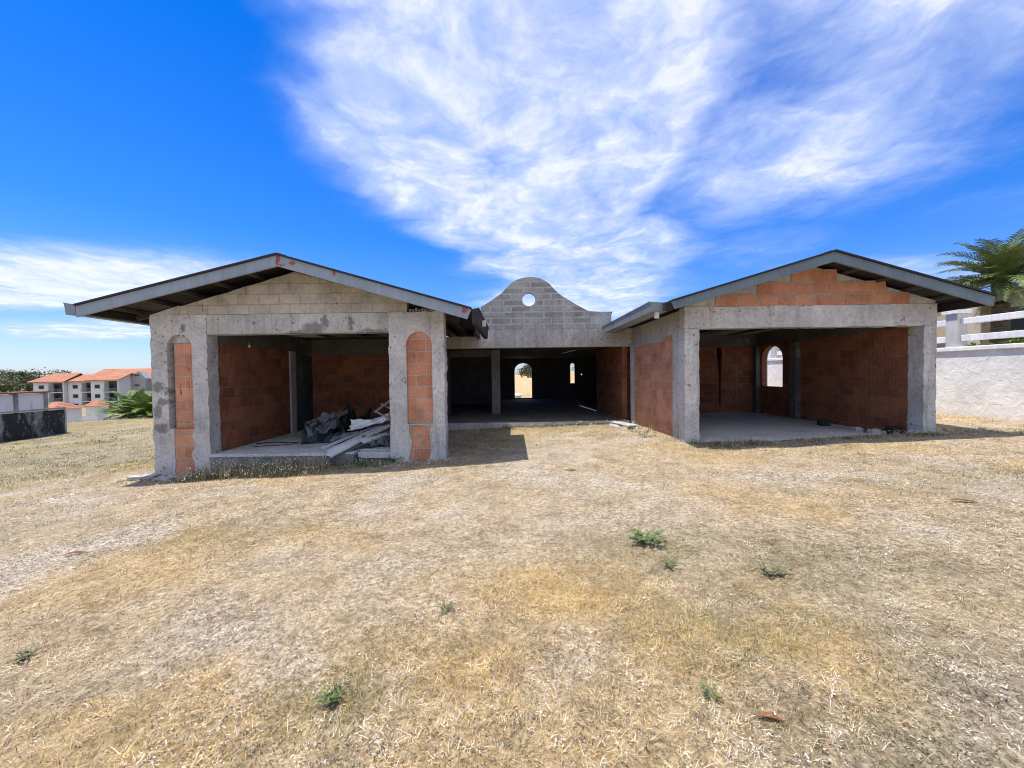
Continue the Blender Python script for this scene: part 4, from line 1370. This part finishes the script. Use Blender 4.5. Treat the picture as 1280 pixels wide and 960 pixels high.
def palm(loc, trunk_h, tr, n, L, label, group=None, leaf='palm_leaf', elr=(-.35, 1.35), dry=4, wl=.02):
    root = empty('palm_tree', loc, label, 'palm tree', group)
    tpts, rr = [], []
    for k in range(9):
        t = k / 8
        tpts.append((.10 * math.sin(t * 2) * trunk_h * .2, 0, -.2 + (trunk_h + .2) * t))
        rr.append(tr * (1.25 - .35 * t + (.25 if k == 8 else 0) + .12 * (k % 2)))
    MB().tube(tpts, rr, 12).build('trunk', M['palm_trunk'], root, local=True, smooth=True)
    top = Vector(tpts[-1])
    mb = MB()
    for k in range(n):
        t = k / n
        el = elr[1] + (elr[0] - elr[1]) * t ** .8 + random.uniform(-.12, .12)
        frond(mb, top + Vector((0, 0, random.uniform(-.05, .12))), k * 2.39996 + random.uniform(-.2, .2), el, L * random.uniform(.82, 1.08), random.uniform(.8, 1.4), wl=wl)
    mb.build('crown', M[leaf], root, local=True)
    if dry:
        mb = MB()
        for k in range(dry):
            frond(mb, top + Vector((0, 0, -.1)), random.uniform(0, 6.28), random.uniform(-1.0, -.3), L * .7, .6, nl=24, wl=wl)
        mb.build('dry_fronds', M['palm_dry'], root, local=True)
    return root


palm((16.3, 13.4, 1.85), 2.55, .2, 78, 1.95, 'feathery green palm with a thick dark trunk behind the white boundary wall', elr=(-.15, 1.45), dry=9, wl=.016)
palm((21.6, 14.2, 1.85), 1.3, .18, 26, 2.0, 'smaller yellowish palm at the right edge behind the white fence', leaf='palm_leaf2', dry=5)


def shrub(loc, w, h, n, leaf, label, group=None, ls=.12, name='shrub', cat='shrub'):
    root = empty(name, loc, label, cat, group)
    ms, ml = MB(), MB()
    for k in range(7):
        a = k * .9
        ms.tube([(0, 0, -.05), (math.cos(a) * w * .3, math.sin(a) * w * .3, h * .75)], .012, 4)
    for k in range(n):
        p = Vector((random.gauss(0, .3), random.gauss(0, .3), 0))
        z = random.random() ** .8
        c = Vector((p.x * w * (1.15 - .5 * z), p.y * w * (1.15 - .5 * z), .06 + z * h * random.uniform(.7, 1)))
        d = Vector((random.uniform(-1, 1), random.uniform(-1, 1), random.uniform(-.4, 1))).normalized()
        s = d.cross(Vector((random.random(), random.random(), random.random()))).normalized()
        l_, w_ = ls * random.uniform(.7, 1.4), ls * .35
        ml.add([c, c + d * l_ * .5 + s * w_, c + d * l_, c + d * l_ * .5 - s * w_], [(0, 1, 2, 3)])
    ms.build('stem', M['palm_trunk'], root, local=True)
    ml.build('foliage', M[leaf], root, local=True)
    return root


for x, y, w_, h_, lab in [(13.4, 10.6, .9, .42, 'low green shrub behind the lower rail nearest the viewer'), (13.6, 12.0, .8, .4, 'low green shrub behind the rail just left of the fence post'), (13.2, 14.4, .9, .8, 'yellow green shrub behind the fence, close to the right wing'), (18.0, 14.0, 2.2, 1.0, 'broad shrub beneath the palm behind the white fence')]:
    shrub((x, y, 1.85), w_, h_, 260, 'palm_leaf2', lab, 'shrubs behind the white fence')

for x, y, n_, L_, lab in [(-27.3, 28.6, 40, 2.2, 'bushy green palm without trunk at the end of the left lawn'), (-25.5, 28.2, 48, 2.35, 'larger bushy palm nearest to the left wall of the house'), (-26.3, 30.3, 36, 2.5, 'bushy palm half hidden between two others')]:
    palm((x, y, gz(x, y) - .1), .35, .25, n_, L_, lab, 'trunkless palms at the end of the left lawn', leaf='palm_leaf2', elr=(.1, 1.45), dry=3, wl=.02)

# ------------------------------------------------------------------ left: stained block wall, white wall
stn = NT('stained_block')
uv = stn.n('ShaderNodeUVMap')
bt = stn.n('ShaderNodeTexBrick'); bt.inputs['Scale'].default_value = 1; bt.inputs['Brick Width'].default_value = .4; bt.inputs['Row Height'].default_value = .2; bt.inputs['Mortar Size'].default_value = .012
bt.inputs['Color1'].default_value = (.30, .29, .265, 1); bt.inputs['Color2'].default_value = (.22, .215, .2, 1); bt.inputs['Mortar'].default_value = (.2, .19, .18, 1)
stn.l(uv.outputs[0], bt.inputs['Vector'])
c = stn.mix(stn.ramp(stn.noise(1, 5, .65, vec=stn.scaled(.9, .9, .45)), [(.42, 0), (.52, .93)]), bt.outputs['Color'], (.012, .012, .011))
c = stn.mix(stn.ramp(stn.noise(3, 5, .7), [(.6, 0), (.68, .5)]), c, (.40, .39, .36))
M['stained'] = stn.out(c, .95, stn.bump(stn.noise(8, 4), .5, .02))
sw_ = empty('block_wall', (-22, 17, -1), 'low black stained concrete block wall at the far left of the lawn', 'wall')
sw_['kind'] = 'thing'
A, B_ = Vector((-20.9, 13.0)), Vector((-22.4, 19.9))


def wall_seg(A, B_, z0, z1, th, za=None):
    d = (B_ - A).normalized(); nrm = Vector((-d.y, d.x)) * th / 2
    m = MB()
    vs = [(*(A - nrm), z0), (*(B_ - nrm), z0), (*(B_ + nrm), z0), (*(A + nrm), z0), (*(A - nrm), z1), (*(B_ - nrm), z1 if za is None else za), (*(B_ + nrm), z1 if za is None else za), (*(A + nrm), z1)]
    return m.add(vs, [(3, 2, 1, 0), (4, 5, 6, 7), (0, 1, 5, 4), (1, 2, 6, 5), (2, 3, 7, 6), (3, 0, 4, 7)])


wall_seg(A, B_, -1.8, .27, .15, .16).build('wall_body', M['stained'], sw_)
M['stain_cap'] = concrete('weathered_cap', .10, .42, pits=False)
wall_seg(A, B_, .275, .33, .22, .22).build('coping', M['stain_cap'], sw_, bevel=.015)
e = Vector((-22.47, 20.2))
MB().box(-22.75, -22.55, 19.95, 20.2, -1.8, .2).build('end_pier', M['render'], sw_, bevel=.01)

ww = empty('white_wall', (-27, 22, -1), 'white panelled wall with dull red coping beyond the black stained wall', 'wall')
ww['kind'] = 'thing'
N = NT('streaked_white')
c = N.mix(N.ramp(N.noise(1, 4, .6, vec=N.scaled(1.5, 1.5, .4)), [(.52, 0), (.7, .75)]), (.66, .65, .64), (.12, .12, .115))
M['streaked'] = N.out(c, .9)
M['redcap'] = paint('dull_red_coping', (.27, .09, .075), .8, var=.4)
for k in range(6):
    y0 = 14.2 + k * 1.35
    MB().box(-26.1, -25.95, y0, y0 + 1.2, -2.2, .92).build('panel', M['streaked'], ww, bevel=.01)
    MB().box(-26.2, -25.88, y0 + 1.203, y0 + 1.347, -2.2, .94).build('pier', M['stain_cap'], ww, bevel=.01)
MB().box(-26.3, -25.8, 14.2, 22.4, .945, 1.03).build('coping', M['redcap'], ww, bevel=.01)

# ------------------------------------------------------------------ apartments far left
N = NT('orange_tile')
uvn = N.n('ShaderNodeUVMap')
w = N.n('ShaderNodeTexWave', wave_type='BANDS', bands_direction='X'); w.inputs['Scale'].default_value = 1.1
N.l(uvn.outputs[0], w.inputs['Vector'])
M['tile'] = N.out(N.mix(.5, N.ramp(N.noise(.5, 5, .7), [(.3, (.36, .14, .08)), (.7, (.50, .23, .14))]), N.ramp(w.outputs['Fac'], [(.1, .72), (.6, 1.1)]), 'MULTIPLY'), .9, N.bump(w.outputs['Fac'], .6, .08))
M['apt_white'] = paint('apartment_white', (.68, .67, .65), .9, var=.12)
M['apt_grey'] = paint('apartment_grey', (.33, .33, .33), .9, var=.2)
M['apt_dark'] = paint('balcony_recess', (.10, .09, .085), .9, var=.3)
M['red_car'] = paint('red_cloth', (.35, .05, .04), .6)


def apartment(x0, x1, y0, dep, zb, ze, ridge, label, wins, bals, gable=None, ov=.9, left_hip=0.0):
    root = empty('apartment_block', ((x0 + x1) / 2, y0, zb), label, 'apartment block', 'orange roofed apartment blocks')
    bl = sorted(bals)
    # walls: solid columns between the balcony recesses, recess backs set in
    m = MB()
    x = x0
    for a, b_ in bl:
        if a - x > .05: m.box(x, a, y0, y0 + dep, zb - 2, ze)
        m.box(a, b_, y0 + 1.6, y0 + dep, zb - 2, ze)
        m.box(a, b_, y0, y0 + 1.6, ze - .35, ze)
        x = b_
    if x1 - x > .05: m.box(x, x1, y0, y0 + dep, zb - 2, ze)
    m.build('wall', M['apt_white'], root)
    for a, b_ in bl:
        MB().box(a, b_, y0 + 1.5, y0 + 1.59, zb, ze - .36).build('recess_back', M['apt_dark'], root)
        for s in range(3):
            z = zb + 2.95 * s
            if s:
                MB().box(a - .1, b_ + .1, y0 - .5, y0 + 1.49, z - .22, z).build('balcony_slab', M['apt_white'], root)
            r = MB()
            r.box(a, b_, y0 - .42, y0 - .36, z + .95, z + 1.02)
            for q_ in range(int((b_ - a) / .35) + 1):
                r.box(a + q_ * .35, a + q_ * .35 + .04, y0 - .41, y0 - .37, z + .003, z + .949)
            r.build('railing', M['apt_grey'], root)
            g = MB().box(a + .4, (a + b_) / 2 - .1, y0 + 1.44, y0 + 1.495, z + .05, z + 2.2).build('glass_door', M['glass'], root)
    for wx in wins:
        for s in range(3):
            z = zb + 2.95 * s + 1.0
            f_ = MB().prism([[(wx, z), (wx + 1.7, z), (wx + 1.7, z + 1.25), (wx, z + 1.25)], [(wx + .1, z + .1), (wx + 1.6, z + .1), (wx + 1.6, z + 1.15), (wx + .1, z + 1.15)]], 'y', y0 - .05, y0 - .004).build('window', M['apt_grey'], root)
            MB().box(wx + .1, wx + 1.6, y0 - .03, y0 - .006, z + .1, z + 1.15).build('pane', M['glass'], f_)
    yr = y0 + dep / 2
    a, b_ = x0 - ov, x1 + ov
    m = MB()
    t_ = .22
    hp = left_hip
    vs = [(a, y0 - ov, ze - .1), (b_, y0 - ov, ze - .1), (b_, yr, ridge), (a + hp, yr, ridge), (b_, y0 + dep + ov, ze - .1), (a, y0 + dep + ov, ze - .1)]
    vs += [(p[0], p[1], p[2] + t_) for p in vs]
    m.add(vs, [(6, 7, 8, 9), (9, 8, 10, 11), (0, 3, 2, 1), (3, 5, 4, 2), (0, 1, 7, 6), (5, 11, 10, 4), (1, 2, 8, 7), (2, 4, 10, 8), (0, 6, 9, 3), (3, 9, 11, 5)] + ([(6, 9, 11)] if hp else []))
    m.build('roof', M['tile'], root)
    for xe in ((x0, x0 + .2), (x1 - .2, x1)):
        MB().prism([[(y0 + .1, ze + .003), (y0 + dep - .1, ze + .003), (yr, ridge - .08)]], 'x', *xe).build('gable_wall', M[gable or 'apt_white'], root)
    return root


apartment(-149.6, -140.1, 125.0, 8.5, -7.9, 1.2, 3.75, 'leftmost white apartment block with a hipped orange roof end', [-147.9], [(-144.9, -140.5)], left_hip=2.5)
apartment(-139.9, -130.9, 126.0, 8, -7.9, 1.25, 3.3, 'white apartment block with a lower orange roof between two higher ones', [-138.4], [(-135.6, -131.3)])
apartment(-130.6, -122.0, 124.0, 7.5, -7.9, 1.6, 3.55, 'white apartment block in front of the grey gable wall', [-129.4], [(-126.5, -122.4)])
apartment(-143, -124.5, 137, 9, -7.9, 2.9, 5.3, 'apartment block set back behind, with the highest orange roof', [], [])
ab = apartment(-121.6, -106, 130.5, 11, -7.9, 1.7, 5.2, 'rightmost white apartment block beside the house, right of the grey gable', [-106], [(-116, -110.5)])
gw = empty('stair_tower', (-121.5, 129, -8), 'grey stair tower with pointed top and dark vents between apartment blocks', 'tower')
MB().prism([[(-123.0, -9), (-117.2, -9), (-117.2, 2.0), (-119.2, 4.3), (-123.0, 2.2)]], 'y', 128.0, 130.4).build('wall', M['apt_grey'], gw)
for z in (3.0, -.2):
    v_ = MB().box(-120.8, -119.2, 127.93, 127.99, z - .3, z + .3).build('vent', M['apt_dark'], gw)


def hip_house(cx, cy, w, d_, zb, ze, zr, label, wallmat='apt_white'):
    root = empty('pavilion', (cx, cy, zb), label, 'pavilion', 'small orange roofed pavilions')
    MB().box(cx - w / 2, cx + w / 2, cy - d_ / 2, cy + d_ / 2, zb - 1, ze).build('wall', M[wallmat], root)
    o_ = .45
    vs = [(cx - w / 2 - o_, cy - d_ / 2 - o_, ze), (cx + w / 2 + o_, cy - d_ / 2 - o_, ze), (cx + w / 2 + o_, cy + d_ / 2 + o_, ze), (cx - w / 2 - o_, cy + d_ / 2 + o_, ze), (cx - w * .12, cy, zr), (cx + w * .12, cy, zr)]
    MB().add(vs, [(0, 1, 5, 4), (1, 2, 5), (2, 3, 4, 5), (3, 0, 4), (3, 2, 1, 0)]).build('roof', M['tile'], root)


def pxbase(u, v, Y): return at(u, v, Y)


x, z = at(72, 511, 62); hip_house(x, 62, 3.0, 4, z - 3, z, z + 1.1, 'low orange roofed pavilion just beyond the black stained wall')
x, z = at(121, 507, 85); hip_house(x, 85, 2.4, 2.4, z - 3.2, z, z + 1.2, 'small white gatehouse with pyramid orange roof left of the palms')
pw = empty('perimeter_fence', (-85, 92, -8), 'low white perimeter fence in front of the apartments', 'fence')
pw['kind'] = 'thing'
for k in range(12):
    x = -104 + k * 3
    MB().box(x, x + 2.7, 92, 92.15, -9, -6.6).build('panel', M['apt_white'] if k % 3 else M['apt_grey'], pw)
    MB().box(x + 2.703, x + 2.997, 91.9, 92.25, -9, -6.3).build('post', M['apt_white'], pw)

# ------------------------------------------------------------------ trees
M['leaf_a'] = leafmat('tree_leaf_dark', (.065, .09, .045), (.13, .15, .075), .7)
M['leaf_b'] = leafmat('tree_leaf_olive', (.10, .115, .05), (.19, .19, .09), .7)
M['bark'] = NT('tree_bark').out((.10, .08, .06), .95)


def tree(x, y, h, w, label, group, leaf='leaf_a', n=1500, ls=.5, zb=None, trunk=.35):
    z0 = (gz(x, y) if zb is None else zb) - .2
    root = empty('tree', (x, y, z0), label, 'tree', group)
    mt, ml = MB(), MB()
    mt.tube([(0, 0, 0), (.1, 0, h * trunk), (.15, .1, h * .7)], [.035 * h, .025 * h, .01 * h], 7)
    cl = []
    for k in range(13):
        a, r, zz = random.uniform(0, 6.28), random.random() ** .6 * w * .42, random.uniform(trunk, .95)
        r *= 1.15 - .7 * max(0, zz - .55)
        c = Vector((math.cos(a) * r, math.sin(a) * r, h * zz))
        cl.append((c, random.uniform(.10, .2) * w))
        mt.tube([(.1, 0, h * trunk * .9), tuple(c)], [.012 * h, .004 * h], 5)
    for k in range(n):
        c, r = random.choice(cl)
        p = c + Vector((random.gauss(0, 1) * r * .6, random.gauss(0, 1) * r * .6, random.gauss(0, 1) * r * .45))
        d = Vector((random.uniform(-1, 1), random.uniform(-1, 1), random.uniform(-.5, 1))).normalized()
        s = d.cross(Vector((random.random() + .01, random.random(), random.random()))).normalized()
        l_ = ls * random.uniform(.6, 1.3)
        ml.add([p, p + d * l_ * .5 + s * l_ * .35, p + d * l_, p + d * l_ * .5 - s * l_ * .35], [(0, 1, 2, 3)])
    mt.build('trunk', M['bark'], root, local=True)
    ml.build('crown', M[leaf], root, local=True)


hl = [('dark round crowned tree on the far left hill', 6, 200, 8.5, 11), ('olive spreading tree at the left edge of the far hill', -14, 175, 8, 12), ('olive tree low on the hillside above the white wall', 14, 165, 6.5, 10), ('tall dark tree beside the leftmost apartment roof', 32, 190, 7.5, 9), ('narrow dark tree between the hill and the apartments', 26, 215, 7, 6),
      ('pale olive tree in the middle of the left hill', 18, 190, 7.5, 12), ('bushy tree on the slope near the leftmost apartment', 36, 165, 5, 7), ('dark tree peeking over the leftmost apartment roof', 62, 190, 7, 13), ('dark tree top showing between two orange roofs', 76, 195, 7, 12), ('far tree at the extreme left of the hill', -40, 190, 9, 14), ('olive shrubby tree at the foot of the hill', 3, 150, 5, 9)]
for k, (lab, u, Y, h, w_) in enumerate(hl):
    x = at(u, 470, Y)[0]
    zt_ = at(u, [463, 466, 474, 465, 466, 465, 478, 464.5, 465.5, 462, 477][k], Y)[1]
    tree(x, Y, h, w_, lab, 'trees on the far left hill', 'leaf_b' if k in (1, 2, 5, 10) else 'leaf_a', 1100, .75, zb=zt_ - h)
rl = [('round tree at the end of the field seen through the arched doorway', 6.2, 150, 3.2, 9), ('tree left of the round one on the field horizon', -4.5, 155, 4.6, 8), ('tree on the field horizon behind the narrow window', 28, 150, 5.0, 9), ('low bush tree on the field horizon', 8.5, 160, 4.4, 8), ('tree far right on the field horizon', 20, 165, 5, 9)]
for lab, x, Y, h, w_ in rl:
    tree(x, Y, h + 1.0, w_, lab, 'trees along the far field', 'leaf_a', 1100, .6, trunk=.12)
rock('white_stone', (-.12, 25.6, gz(0, 25.6) + .1), 1.3, .8, .5, 'rail_white', 'white curved rubble outside the arched back doorway', 'rubble', seed=40)
